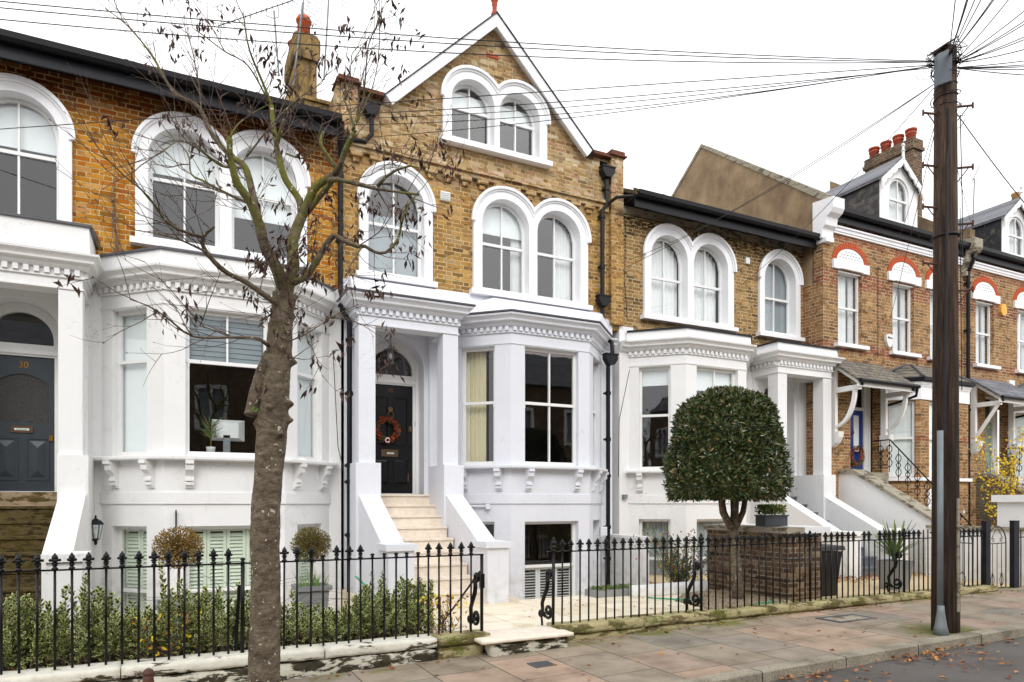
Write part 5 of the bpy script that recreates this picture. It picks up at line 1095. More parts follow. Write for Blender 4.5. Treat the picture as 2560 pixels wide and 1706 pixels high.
def leafpile(name, mat, n, fx, lab, L=(.04, .075), kind=None, cat=None):
    m_ = MB()
    for i in range(n):
        p = fx(); a = rnd.random() * 6.28; leaf(m_, Vector(p), Vector((math.cos(a), math.sin(a), rnd.uniform(-.1, .25))), Vector((rnd.gauss(0, .2), rnd.gauss(0, .2), 1)), rnd.uniform(*L), rnd.uniform(L[0] * .6, L[1] * .6), fold=rnd.uniform(.05, .5))
    o = m_.build(name, mat, normals=False); return tag(o, lab, cat, kind=kind)
t = thing('dying_plant', 'withered yellow and rust-brown plant between the cream-edged shrubs', 'plant', (.0, 7.2, .2)); m_ = MB(); s_ = MB()
for cx_, n in ((-.05, 90), (2.72, 130)):
    for i in range(n):
        b_ = Vector((cx_ + rnd.gauss(0, .05), 7.2 + rnd.gauss(0, .05), .2)); e = b_ + Vector((rnd.gauss(0, .13), rnd.gauss(0, .08), rnd.uniform(.05, .42)))
        if i % 4 == 0: s_.tube([b_, e], .003, 4, False)
        leaf(m_, e, rv() + Vector((0, 0, -.4)), rv(), .05, .03, k=i % 2)
m_.build('foliage', ['fallen_leaf', 'yellow_leaf'], t, normals=False); s_.build('stems', 'twig_bark', t)
t = thing('bare_climber', 'leafless thorny rose stems arching over the left grey planter', 'plant', (.5, 7.6, .2)); s_ = MB()
for i in range(26):
    p = Vector((rnd.uniform(.2, 1.0), 7.5 + rnd.uniform(-.2, .3), .25)); d_ = Vector((rnd.uniform(-.6, .6), rnd.uniform(-.15, .15), 1)).normalized(); pts = [p.copy()]
    for q in range(16): d_ = (d_ + Vector((rnd.gauss(0, .12) + (.09 if d_.x > 0 else -.09), rnd.gauss(0, .05), -.075 + rnd.gauss(0, .06)))).normalized(); p = p + d_ * .07; pts.append(p.copy())
    s_.tube(pts, [.0042 * (1 - .7 * j / 16) for j in range(17)], 4, False)
s_.build('stems', 'twig_bark', t)

# clipped box balls in planters
def boxball(x, y, zc, r, mat, label, grass):
    t = thing('potted_topiary', label, 'potted tree', (x, y, -.1), 'clipped balls in tall grey planters'); m_ = MB()
    zt = .56; m_.add([(x + sx * w_, y + sy * w_, z) for z, w_ in ((-.3, .13), (zt - .06, .195), (zt - .06, .225), (zt, .23), (zt, .2), (zt - .08, .19)) for sx, sy in ((-1, -1), (1, -1), (1, 1), (-1, 1))], [(4 * i + j, 4 * i + (j + 1) % 4, 4 * i + 4 + (j + 1) % 4, 4 * i + 4 + j) for i in range(5) for j in range(4)] + [(20, 21, 22, 23)]); m_.build('planter', 'planter_grey', t)
    m_ = MB(); m_.tube([(x, y, zt - .1), (x + .01, y, zc - r * .9), (x, y, zc)], [.017, .014, .01], 8)
    for i in range(90):
        d_ = rv().normalized(); d_.z = abs(d_.z) * 1 if rnd.random() < .75 else d_.z; m_.tube([(x, y, zc - r * .55), Vector((x, y, zc)) + d_ * r * .5, Vector((x, y, zc)) + d_ * r * .95], [.005, .003, .0015], 4, False)
    m_.build('trunk', 'buff_bark' if 'buff_bark' in M else 'twig_bark', t); m_ = MB()
    for i in range(4200):
        d_ = rv().normalized(); f = rnd.random() ** .45; bmp = 1 + .10 * mn.noise(d_ * 3 + Vector((x, 0, 0))); p = Vector((x, y, zc)) + Vector((d_.x, d_.y, d_.z * .88)) * r * f * bmp
        leaf(m_, p, d_ + rv(.5), rv(), .028, .014)
    m_.build('crown', mat, t, normals=False)
    if grass:
        m_ = MB()
        for i in range(110): b_ = Vector((x + rnd.uniform(-.17, .17), y + rnd.uniform(-.17, .17), zt - .05)); e = b_ + Vector((rnd.gauss(0, .07), rnd.gauss(0, .07), rnd.uniform(.1, .3))); leaf(m_, b_, e - b_, rv(), (e - b_).length, .008)
        m_.build('grass', 'grass_blade', t, normals=False)
boxball(.035, 8.45, 1.15, .255, 'box_brown', 'brown dried clipped ball in a tall grey planter left of the street tree', False)
boxball(1.63, 9.3, 1.09, .255, 'box_green', 'olive-brown clipped ball in a grey planter with grass, right of the street tree', True)

# ------------------------------------------------------------------ wall lantern, letterbox, porch lantern
t = thing('wall_lantern', 'black coach lantern on the white wall above the letterbox', 'lantern', (-1.05, 11.7, 1.1))
lx, ly = -1.03, 11.62; m_ = MB(); m_.box(-1.19, -1.12, 11.70, 11.80, 1.0, 1.16); m_.tube([(-1.15, 11.74, 1.10), (-1.09, 11.68, 1.12), (lx, ly, 1.08), (lx, ly, 1.13)], .014, 6); m_.build('bracket', 'black_iron', t)
m_ = MB(); m_.lathe((lx, ly, 1.11), [(.01, -.08), (.025, -.05), (.02, -.02), (.045, 0), (.05, .01)], 6); m_.lathe((lx, ly, 1.34), [(.10, -.012), (.105, 0), (.07, .045), (.03, .07), (.012, .085), (.018, .1), (.004, .13)], 6)
for i in range(6): a = i * math.pi / 3; m_.tube([(lx + .05 * math.cos(a), ly + .05 * math.sin(a), 1.115), (lx + .088 * math.cos(a), ly + .088 * math.sin(a), 1.335)], .005, 4)
m_.build('lantern_frame', 'black_iron', t); m_ = MB(); m_.lathe((lx, ly, 1.12), [(.046, 0), (.084, .21)], 6); m_.build('lantern_glass', 'lamp_glass', t); m_ = MB(); m_.lathe((lx, ly, 1.13), [(.015, 0), (.018, .05), (.03, .08), (.03, .13), (.012, .16)], 8); m_.build('bulb', 'pot_white', t)
t = thing('wall_letterbox', 'black metal letterbox on the white wall behind the shrubs', 'letterbox', (-.95, 11.8, .1)); m_ = MB(); m_.box(-1.09, -.86, 11.80, 11.97, -.14, .20); m_.build('box', 'black_plastic', t); m_ = MB(); m_.yz([(11.78, .19), (11.97, .23), (11.97, .25), (11.77, .21)], -1.1, -.85); m_.build('lid', 'black_plastic', t)
t = thing('hanging_lantern', 'small silver ship lantern hanging in the porch above the black door', 'lantern', (3.5, 12.0, 4.3)); hx, hy_ = 3.49, 12.0
m_ = MB(); m_.tube([(hx, hy_, 4.72), (hx, hy_, 4.46)], .006, 6); m_.lathe((hx, hy_, 4.42), [(.13, -.02), (.06, .0), (.04, .03), (.03, .06), (.01, .08)], 14); m_.lathe((hx, hy_, 4.14), [(.02, 0), (.05, .01), (.055, .03), (.05, .035)], 12)
for i in range(4): a = i * math.pi / 2 + .4; m_.tube([(hx + .06 * math.cos(a), hy_ + .06 * math.sin(a), 4.16), (hx + .062 * math.cos(a), hy_ + .062 * math.sin(a), 4.41)], .004, 4)
m_.build('lantern_frame', 'steel_grey', t); m_ = MB(); m_.lathe((hx, hy_, 4.17), [(.045, 0), (.052, .1), (.045, .23)], 12); m_.build('lantern_glass', 'lamp_glass', t); m_ = MB(); m_.lathe((hx, hy_, 4.22), [(.005, 0), (.03, .04), (.03, .09), (.01, .13)], 8); m_.build('bulb', 'pot_white', t)

def wreath(cx_, Y, cz, r, label, cols, n=1100, ribbon=False):
    t = thing('wreath', label, 'wreath', (cx_, Y, cz), 'wreaths on front doors'); m_ = MB()
    for i in range(n):
        a = rnd.random() * 6.283; b_ = rnd.random() * 6.283; q = rnd.random() ** .4 * r * .30; rr = r + q * math.cos(b_); p = Vector((cx_ + rr * math.cos(a), Y - r * .25 + q * math.sin(b_), cz + rr * math.sin(a)))
        leaf(m_, p, Vector((math.cos(a + 1), -.6, math.sin(a + 1))) + rv(.5), rv(), r * .24, r * .12, k=0 if rnd.random() < .68 else 1)
    m_.build('foliage', cols, t, normals=False); m_ = MB()
    for i in range(46): a = rnd.random() * 6.283; rr = r + rnd.gauss(0, r * .12); m_.lathe((cx_ + rr * math.cos(a), Y - r * .4, cz + rr * math.sin(a)), [(.002, -.012), (.011, -.006), (.013, 0), (.010, .008), (.002, .013)], 6)
    m_.build('berries', 'berry_red', t, True)
    if ribbon: m_ = MB(); m_.tube([(cx_ + .04 * math.cos(R(q)), Y - .09, cz - r - .01 + .04 * math.sin(R(q))) for q in range(0, 361, 30)], .012, 6); m_.build('ring_ornament', 'pot_white', t, True)
    return t
wreath(3.50, 12.31, 2.99, .185, 'red berry wreath with a white ring on the black front door', ['wreath_green', 'berry_red'], 900, True)
wreath(15.50, 11.70, 2.83, .20, 'green and orange wreath on the blue front door', ['wreath_green', 'wreath_orange'], 700)

# computer and plant in the left bay window
t = thing('computer_monitor', 'silver computer monitor seen from behind in the left bay window', 'monitor', (.75, 11.75, 2.36)); m_ = MB(); m_.add([(.52, 11.62, 2.95), (1.0, 11.62, 2.95), (1.0, 11.62, 2.62), (.52, 11.62, 2.62), (.58, 11.5, 2.90), (.9, 11.5, 2.90), (.9, 11.5, 2.66), (.58, 11.5, 2.66)], [(4, 5, 6, 7), (0, 1, 5, 4), (1, 2, 6, 5), (2, 3, 7, 6), (3, 0, 4, 7), (0, 3, 2, 1)]); m_.build('screen_back', 'alarm_white', t); m_ = MB(); m_.box(.68, .78, 11.5, 11.56, 2.40, 2.7); m_.box(.6, .9, 11.45, 11.65, 2.38, 2.40); m_.build('stand', 'steel_grey', t)
m_ = MB(); m_.box(-.1, 1.9, 11.42, 12.1, 2.32, 2.375); tag(m_.build('window_desk', 'joinery_white'), 'white desk top inside the left bay window', 'desk')
t = thing('potted_plant', 'spindly houseplant in a white pot on the desk in the left bay window', 'potted plant', (.5, 11.48, 2.375)); m_ = MB(); m_.lathe((.50, 11.47, 2.376), [(.05, 0), (.068, .12), (.07, .13), (.06, .13), (.05, .11)], 14); m_.build('pot', 'pot_white', t, True); m_ = MB()
for i in range(60): a = rnd.random() * 6.28; z0 = rnd.uniform(2.6, 2.85); leaf(m_, Vector((.5, 11.47, z0)), Vector((math.cos(a), math.sin(a) * .6, rnd.uniform(-.2, 1.1))), rv(), rnd.uniform(.15, .3), .012)
m_.tube([(.5, 11.47, 2.48), (.51, 11.47, 2.85)], .006, 5); m_.build('foliage', 'bush_green', t, normals=False)
m_ = MB(); m_.xz([(5.85, 2.42), (6.95, 2.42), (6.95, 2.55), (6.5, 2.66), (6.1, 2.62), (5.85, 2.7)], 12.4, 12.9); tag(m_.build('sofa', 'dark_void'), 'dark sofa seen dimly through the middle bay window', 'sofa')

# ------------------------------------------------------------------ clipped bay tree
t = thing('clipped_tree', 'dense dark green clipped bay tree with a domed crown in front of the right bay', 'tree', (7.78, 7.95, .15))
TC = Vector((7.66, 8.02, 0)); prof = [(0, .80), (.05, .88), (.12, .90), (.3, .86), (.5, .815), (.68, .765), (.8, .70), (.88, .61), (.94, .47), (.98, .26), (1, .02)]
def rad(tt):
    for (a, b), (c, d_) in zip(prof, prof[1:]):
        if tt <= c: return b + (d_ - b) * (tt - a) / (c - a)
    return 0
m_ = MB(); Z0, Z1 = 1.72, 3.37
def crownpt(tt, a, f):
    b_ = 1 + .12 * mn.noise(Vector((math.cos(a) * 2.4, math.sin(a) * 2.4, tt * 4))) + .07 * mn.noise(Vector((math.cos(a) * 7, math.sin(a) * 7, tt * 11))); r = rad(tt) * b_ * f
    return Vector((TC.x + r * math.cos(a), TC.y + r * math.sin(a), Z0 + (Z1 - Z0) * (.5 + (tt - .5) * (f * .5 + .5) * (1 + (b_ - 1) * .5))))
for i in range(20000):
    tt = rnd.random(); 
    if rnd.random() < .18: tt = 1 - rnd.random() ** 2 * .22
    a = rnd.random() * 6.283; f = 1.01 - abs(rnd.gauss(0, .085)) + (.07 * rnd.random() if rnd.random() < .02 else 0); p = crownpt(tt, a, f); nr = crownpt(tt, a, 1.0) - crownpt(tt, a, .8); sl = (rad(min(1, tt + .03)) - rad(max(0, tt - .03))) / .06 / 1.78
    nr = Vector((math.cos(a), math.sin(a), -sl)).normalized(); dd = (nr * .5 + Vector((0, 0, .25)) + rv(.55)); leaf(m_, p, dd, nr + rv(.35), rnd.uniform(.06, .105), rnd.uniform(.026, .042))
for i in range(2600):                    # underside
    a = rnd.random() * 6.283; rr = math.sqrt(rnd.random()) * .84; p = Vector((TC.x + rr * math.cos(a), TC.y + rr * math.sin(a), Z0 + .06 - .04 * (rr) ** 2 + rnd.uniform(-.06, .12))); leaf(m_, p, Vector((math.cos(a), math.sin(a), -.6)) + rv(.5), rv(.5) + Vector((0, 0, -1)), .07, .03)
m_.build('crown', 'laurel_leaf', t, normals=False)
m_ = MB(); n = 26
for i in range(len(prof) * 2 - 1):
    pass
ins = [(rad(k / 14) * .80, Z0 + .1 + (Z1 - Z0 - .22) * k / 14) for k in range(15)]; m_.lathe((TC.x, TC.y, 0), ins, 28); m_.build('inner_foliage', 'laurel_leaf', t, True)
m_ = MB(); m_.tube([(7.86, 7.95, .1), (7.85, 7.96, .35), (7.80, 7.98, .9), (7.79, 8.0, 1.25)], [.105, .085, .078, .085], 12)
for e in ((7.40, 7.9, 1.95), (7.66, 8.2, 2.2), (7.80, 7.9, 2.2), (8.06, 7.95, 2.0), (7.95, 8.2, 2.2)): m_.tube([(7.79, 8.0, 1.2), ((7.79 + e[0]) / 2 + (e[0] - 7.79) * .18, (8 + e[1]) / 2, 1.5), e], [.06, .045, .03], 8)
m_.build('trunk', 'street_bark', t, True)

# planter box, bin, spiky plant, bush, hoses
t = thing('window_box', 'small dark planter of fleshy green leaves on the white coping', 'planter', (8.65, 8.05, 1.27)); m_ = MB(); m_.box(8.42, 8.92, 7.95, 8.15, 1.272, 1.45); m_.box(8.405, 8.935, 7.935, 8.165, 1.43, 1.452); m_.build('planter', 'planter_dark', t); m_ = MB()
for i in range(900): a = rnd.random() * 6.28; b_ = Vector((rnd.uniform(8.42, 8.92), rnd.uniform(7.95, 8.15), 1.45 + rnd.random() ** .7 * .15)); leaf(m_, b_, Vector((math.cos(a), math.sin(a), .7)) + rv(.3), rv(), .05, .026)
m_.build('foliage', 'bush_green', t, normals=False)
t = thing('wheelie_bin', 'narrow black bin beside the brown brick store', 'bin', (9.7, 8.0, .1)); m_ = MB(); m_.add([(9.7 + sx * w_, 8.0 + sy * w_, z) for z, w_ in ((.1, .19), (.80, .25), (.84, .27)) for sx, sy in ((-1, -1), (1, -1), (1, 1), (-1, 1))], [(4 * i + j, 4 * i + (j + 1) % 4, 4 * i + 4 + (j + 1) % 4, 4 * i + 4 + j) for i in range(2) for j in range(4)] + [(8, 9, 10, 11)]); m_.build('body', 'rubber_bin', t); m_ = MB(); m_.yz([(7.70, .86), (7.72, .93), (8.28, .95), (8.3, .87)], 9.42, 9.98); m_.build('lid', 'rubber_bin', t)
t = thing('spiky_plant', 'spiky green cordyline in a tall grey square pot behind the railings', 'potted plant', (11.5, 7.9, .1)); px, py = 11.52, 7.9; m_ = MB()
m_.add([(px + sx * w_, py + sy * w_, z) for z, w_ in ((.1, .16), (.62, .215), (.62, .185), (.56, .18)) for sx, sy in ((-1, -1), (1, -1), (1, 1), (-1, 1))], [(4 * i + j, 4 * i + (j + 1) % 4, 4 * i + 4 + (j + 1) % 4, 4 * i + 4 + j) for i in range(3) for j in range(4)] + [(12, 13, 14, 15)]); m_.build('pot', 'planter_grey', t); m_ = MB()
for i in range(64):
    a = rnd.random() * 6.28; el = rnd.uniform(.15, 1.45); L = rnd.uniform(.5, .78); pts = []; p = Vector((px, py, .66)); d_ = Vector((math.cos(a) * math.cos(el), math.sin(a) * math.cos(el), math.sin(el)))
    s = d_.cross(Vector((0, 0, 1))).normalized(); vs_ = []
    for q in range(7): w_ = .02 * math.sin(math.pi * (q + .6) / 7.2); vs_ += [p - s * w_, p + s * w_]; p = p + d_ * L / 6; d_ = (d_ + Vector((0, 0, -.07 * math.cos(el)))).normalized()
    m_.add(vs_, [(2 * q, 2 * q + 1, 2 * q + 3, 2 * q + 2) for q in range(6)])
m_.tube([(px, py, .55), (px, py, .7)], .04, 8); m_.build('foliage', 'yucca_leaf', t, normals=False)
def bush(name, label, cx_, cy_, z0, r, h, n, mats, wts, L=.07, W=.025, twigs=40, cat='bush', up=.3):
    t = thing(name, label, cat, (cx_, cy_, z0)); s_ = MB(); m_ = MB()
    for i in range(twigs):
        e = Vector((cx_, cy_, z0)) + Vector((rnd.gauss(0, r * .55), rnd.gauss(0, r * .5), h * rnd.uniform(.35, 1.0))); mid = Vector((cx_, cy_, z0)).lerp(e, .5) + rv(.05); s_.tube([(cx_ + rnd.gauss(0, .04), cy_, z0), mid, e], [.008, .005, .002], 4, False)
        for q in range(n // twigs):
            f = rnd.uniform(.35, 1.08); p = Vector((cx_, cy_, z0)).lerp(mid, min(1, f * 2)) if f < .5 else mid.lerp(e, (f - .5) * 2); k_ = 0; x_ = rnd.random()
            for k_, w_ in enumerate(wts):
                if x_ < w_: break
                x_ -= w_
            leaf(m_, p + rv(.035), rv() + Vector((0, 0, up)), rv(), rnd.uniform(.6, 1.1) * L, W, k=k_)
    s_.build('stems', 'twig_bark', t); m_.build('foliage', mats, t, normals=False); return t
bt = bush('berry_bush', 'leafy green bush dotted with red berries behind the middle railings', 7.95, 9.45, .13, .5, 1.0, 1300, ['bush_green', 'yellow_leaf'], (.94, .06), .09, .022, 50)
m_ = MB()
for i in range(46): m_.lathe((7.95 + rnd.gauss(0, .32), 9.35 + rnd.gauss(0, .2), rnd.uniform(.35, 1.15)), [(.003, -.014), (.013, -.007), (.015, 0), (.012, .009), (.003, .015)], 6)
m_.build('berries', 'berry_red', bt, True)
bush('yellow_shrub', 'sparse shrub with bright yellow leaves at the right edge', 16.3, 8.6, .6, .62, 2.6, 1100, ['yellow_leaf', 'olive_leaf'], (.93, .07), .075, .05, 46, 'shrub')
bush('olive_tree', 'thin grey-green olive tree before the pale green front door', 18.2, 10.0, .8, .34, 2.3, 900, ['olive_leaf'], (1,), .07, .014, 36, 'tree', .6)
for nm, pts in (('green garden hose curling round the foot of the clipped tree', [(8.3, 7.7, .17), (8.1, 7.5, .18), (7.95, 7.4, .17), (7.6, 7.36, .17)]), ('short green hose leaning between shrubs and the white stair wall', [(2.05, 8.6, .72), (2.2, 8.4, .55), (2.28, 8.2, .35), (2.3, 8.0, .2)]), ('blue-green hose end lying on the gravel left of the clipped tree', [(6.6, 8.6, .17), (6.9, 8.2, .17), (7.2, 8.0, .17)])):
    m_ = MB(); m_.tube(pts, .012, 6); tag(m_.build('garden_hose', 'hose_green'), nm, 'hose')

# manholes, cover, bollard
t = thing('inspection_cover', 'rectangular iron-rimmed inspection cover in the pavement below the brick store', 'manhole cover', (8.1, 6.2, pz(8.1))); zc = pz(8.1) + .006; m_ = MB()
a_, b_, c_, d_ = 7.72, 8.46, 6.03, 6.42
m_.xy([(a_, c_), (b_, c_), (b_, d_), (a_, d_)], zc - .03, zc + .001) if False else m_.prism([(a_, c_), (b_, c_), (b_, d_), (a_, d_)], (0, 0, zc - .03), (1, 0, 0), (0, 1, 0), (0, 0, .032), [[(a_ + .06, c_ + .05), (b_ - .06, c_ + .05), (b_ - .06, d_ - .05), (a_ + .06, d_ - .05)]]); m_.build('rim', 'cast_cover', t)
m_ = MB(); m_.box(a_ + .06, b_ - .06, c_ + .05, d_ - .05, zc - .03, zc - .004); m_.build('infill', 'coping_stone', t)
t = thing('stopcock_cover', 'small square ribbed iron cover in the pavement before the threshold', 'manhole cover', (3.34, 6.07, pz(3.34))); m_ = MB(); zc = pz(3.34) + .002; m_.box(3.22, 3.46, 5.97, 6.18, zc - .03, zc + .004); m_.build('plate', 'cast_cover', t); m_ = MB()
for i in range(6): m_.box(3.24, 3.44, 5.99 + i * .032, 6.004 + i * .032, zc + .004, zc + .009)
m_.build('ribs', 'cast_cover', t)
t = thing('bollard', 'rusty brown iron bollard tip at the bottom left of the street tree', 'bollard', (-.17, 5.6, 0)); m_ = MB(); m_.lathe((-.17, 5.6, pz(-.17)), [(.09, 0), (.085, .05), (.06, .1), (.05, .38), (.042, .40), (.036, .44), (.034, .47)], 12); m_.build('post', 'rust_iron', t, True); m_ = MB(); m_.lathe((-.17, 5.6, pz(-.17) + .47), [(.034, 0), (.042, .008), (.036, .02), (.03, .035), (.015, .046), (.002, .05)], 12); m_.build('cap', 'rust_iron', t, True)
# leaf litter
leafpile('leaf_litter', 'fallen_leaf', 300, lambda: ((lambda X, Y: (X, Y, pz(X) - .095 + .03 * (1 - abs(Y - 4) / 1.5)))(rnd.choice([rnd.uniform(3, 12), rnd.uniform(3, 12), rnd.gauss(7.3, .3), rnd.gauss(5.4, .5)]), 4.72 - rnd.expovariate(3.2))), 'brown autumn leaves scattered along the gutter', (.04, .09), 'stuff', None)
leafpile('leaf_litter', 'fallen_leaf', 170, lambda: ((lambda X, Y: (X, Y, pz(X) + .006))(rnd.uniform(0, 13), rnd.choice([rnd.uniform(4.95, 6.7), 6.74 - abs(rnd.gauss(0, .05))]))), 'brown leaves on the pavement', (.03, .07), 'stuff', None)
leafpile('leaf_litter', 'fallen_leaf', 900, lambda: (rnd.uniform(10.3, 14.2), 9.3 + rnd.gauss(0, .22) - 0, .115 + rnd.random() * .05), 'drift of russet leaves in the far forecourt', (.04, .08), 'stuff', None)
leafpile('leaf_litter', 'fallen_leaf', 700, lambda: (rnd.uniform(-3, 2.8), rnd.uniform(7.12, 7.9), .17 + rnd.random() * .03), 'leaves under the shrubs', (.03, .06), 'stuff', None)
leafpile('leaf_litter', 'fallen_leaf', 60, lambda: (rnd.uniform(4, 8.3), rnd.uniform(7.3, 9.4), .17), 'leaves on the patio', (.03, .06), 'stuff', None)

# ------------------------------------------------------------------ telegraph pole and wires
pb = Vector((8.36, 5.08, pz(8.3))); PT = at(2386, 112, 5.08)
t = thing('telegraph_pole', 'tall dark timber telegraph pole at the kerb with cables fanning from its top', 'pole', (pb.x, pb.y, pb.z))
m_ = MB(); npt = 40; pts = []; rr = []
for i in range(npt + 1): f = i / npt; pts.append(pb.lerp(Vector((8.36, 5.08, 7.12)), f) + Vector((0, 0, -.2 if i == 0 else 0))); rr.append(.152 - .035 * f + .002 * mn.noise(Vector((0, 0, i * .7))))
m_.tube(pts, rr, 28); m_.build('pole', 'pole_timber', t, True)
m_ = MB(); c = Vector((8.36, 5.08, 7.15)); m_.add([c + Vector(p) for p in ((-.17, -.12, -.07), (-.0, -.15, .04), (.10, .12, .06), (-.13, .14, -.06), (-.17, -.12, -.055), (-.0, -.15, .055), (.10, .12, .075), (-.13, .14, -.045))], [(0, 1, 2, 3), (7, 6, 5, 4), (0, 4, 5, 1), (1, 5, 6, 2), (2, 6, 7, 3), (3, 7, 4, 0)]); m_.build('cap_plate', 'rust_iron', t)
for z, sg in ((5.70, -1), (5.68, 1), (5.2, -1), (5.0, 1), (6.33, -1), (6.42, 1), (4.52, -1), (4.2, 1)):
    m_ = MB(); pg = lambda q, dz_: (8.36 + .8965 * q * sg, 5.08 - .443 * q * sg - .03, z + dz_); m_.tube([pg(.1, 0), pg(.30, .02)], .014, 6); m_.tube([pg(.30, -.015), pg(.30, .055)], .012, 6); m_.tube([pg(.25, .01), pg(.12, -.16)], .007, 5); m_.build('step_peg', 'rust_iron', t)
m_ = MB(); m_.prism([(-.085, -.22), (.085, -.16), (.09, .14), (.05, .21), (-.08, .15)], (8.155, 4.965, 6.80), (.8965, -.443, 0), (0, 0, 1), (.03, .06, 0)); m_.build('terminal_box', 'grey_box', t)
m_ = MB(); m_.tube([(8.27, 4.99, 6.35), (8.265, 4.98, 5.9), (8.235, 4.985, 5.7), (8.225, 4.98, 4.5), (8.18, 4.985, 2.45)], .016, 8); m_.tube([(8.45, 4.96, 6.3), (8.47, 4.95, 5.3), (8.46, 4.94, 4.6)], .006, 5); m_.tube([(8.36 + .12, 4.98, 5.2), (8.49, 4.965, 3.0)], .005, 5); m_.build('cable_run', 'wire_black', t)
m_ = MB(); m_.tube([(8.11, 4.99, .42), (8.11, 4.99, 2.5)], .034, 12); m_.lathe((8.09, 4.97, pz(8.2)), [(.09, 0), (.065, .1), (.042, .26), (.036, .34)], 12); m_.build('conduit', 'galvanised', t, True)
m_ = MB(); m_.box(8.335, 8.365, 4.915, 4.935, .35, 1.7); m_.build('cable_guard', 'coping_stone', t)
m_ = MB(); m_.box(8.47, 8.50, 4.935, 4.95, 1.52, 1.56); m_.build('number_tag', 'alarm_white', t)
m_ = MB(); m_.tube([(8.36 + .142 * math.cos(R(a)), 5.08 + .142 * math.sin(R(a)), 4.86) for a in range(0, 361, 20)], .012, 5); m_.build('strap', 'wire_black', t)
m_ = MB()
for i in range(46):
    a = rnd.random() * 6.28; z = rnd.choice([rnd.uniform(6.85, 7.1), rnd.uniform(6.3, 6.5), 7.0]); p = Vector((8.36 + .13 * math.cos(a), 5.08 + .13 * math.sin(a), z)); pts = [p.copy()]; d_ = Vector((math.cos(a), math.sin(a), rnd.uniform(-.6, .6)))
    for q in range(10): d_ = (d_ + rv(.55) + (Vector((8.36, 5.08, z)) - p) * 2.8).normalized(); p = p + d_ * .05; pts.append(p.copy())
    m_.tube(pts, rnd.choice([.0028, .004]), 4, False)
for i in range(9):
    a0 = rnd.random() * 6; rad_ = rnd.uniform(.12, .17); z = rnd.uniform(6.3, 7.05); m_.tube([(8.36 + rad_ * math.cos(a0 + q * .5), 5.08 + rad_ * math.sin(a0 + q * .5), z + .01 * q + rnd.gauss(0, .008)) for q in range(13)], .006, 4, False)
m_.build('cable_tangle', 'wire_black', t)
def wire(p0, p1, sag, label, grp, r=.0054, n=24):
    m_ = MB(); p0, p1 = Vector(p0), Vector(p1); m_.tube([p0.lerp(p1, i / n) - Vector((0, 0, sag * 4 * (i / n) * (1 - i / n))) for i in range(n + 1)], r, 5, False); return tag(m_.build('overhead_wire', 'wire_black'), label, 'wire', grp)
W0 = Vector((8.25, 5.06, 6.95)); W1 = Vector((8.47, 5.06, 6.98)); g1 = 'wires crossing to the left over the roofs'
for (u, v), s, lb in (((-160, -12, ), .10, 'topmost thin black wire crossing the whole sky to the left edge'), ((-160, 4), .12, 'second black wire down crossing the whole sky to the left edge'), ((-160, 33), .16, 'lowest black wire crossing the sky above the left roof')):
    wire(W0 + Vector((0, 0, rnd.uniform(-.02, .02))), at(u, v, 8.2), s, lb, g1)
g1 = 'wires from the pole to the gabled house and left house'
for (u, v, Y), s, lb in (((905, 296, 11.85), .12, 'black wire from the pole to the left shoulder of the gable, uppermost of its bundle'), ((890, 312, 11.85), .16, 'black wire from the pole ending beside the hopper left of the gable'), ((600, 296, 11.8), .10, 'black wire passing below the gable window to the left house eaves'),
                         ((-100, 330, 11.7), .0, 'pale wire crossing the left house windows'), ((905, 345, 11.85), .10, 'black wire crossing just under the gable windows, lowest of its bundle')):
    wire(W0 + Vector((0, 0, -.06 + rnd.uniform(-.03, .03))), at(u, v, Y), s, lb, g1, .0056)
g1 = 'wires from the pole down to the right-hand houses'
for (u, v, Y), s, lb in (((1566, 668, 11.95), .12, 'black wire sloping from the pole to the wall by the black downpipe'), ((1572, 650, 11.95), .2, 'thinner wire sloping from the pole to the wall, just below its twin'), ((1852, 714, 11.95), .15, 'wire sloping from the pole to the brown brick between its arched windows'),
                         ((2222, 812, 11.35), .05, 'nearly upright wire from the pole to the banded brick wall by the shield alarm'), ((2246, 600, 11.1), .05, 'nearly upright wire from the pole to the gutter of the blue-door house'), ((2436, 590, 11.1), .05, 'thin wire right of the pole falling to the far gutter')):
    wire(W0 + Vector((0, 0, -.22 if Y > 11.5 else -.5)), at(u, v, Y), s, lb, g1, .005)
for (u, v, Y), lb in (((2640, 590, 9.5), 'thick dark wire falling from the pole to the right edge'), ((2650, 600, 9.6), 'wire twisted close beside the thick wire falling to the right edge')):
    wire(Vector((8.48, 5.05, 6.42)), at(u, v, Y), .12, lb, 'wires falling to the right of the pole', .006)
s_ = 0
for ex, ey in ((1775, 0), (1831, 0), (1838, 0), (1872, 0), (1903, 0), (1960, 0), (1968, 0), (2022, 0), (2150, 12), (2150, 68), (2150, 85), (2150, 155), (2150, 170), (2150, 225)):
    U, V_ = 1600 + ex / 2.24, ey / 2.24; u0, v0 = 2384, 128; k_ = 1.9; s_ += 1
    wire(W1 + Vector((-.08, 0, .06)) if s_ < 8 else W1, at(u0 + (U - u0) * k_, v0 + (V_ - v0) * k_, 3.2), .04, 'one of the black wires fanning up and right from the pole top', 'wires fanning up and right from the pole top', .0055)
for ey in (318, 340, 350, 366, 396):
    U, V_ = 2560, ey / 2.24; wire(W1 + Vector((0, 0, -.05)), at(2384 + (U - 2384) * 1.6, 150 + (V_ - 150) * 1.6, 4.6), .02, 'one of the near-level black wires running right from the pole top', 'near-level wires running right from the pole top', .006)
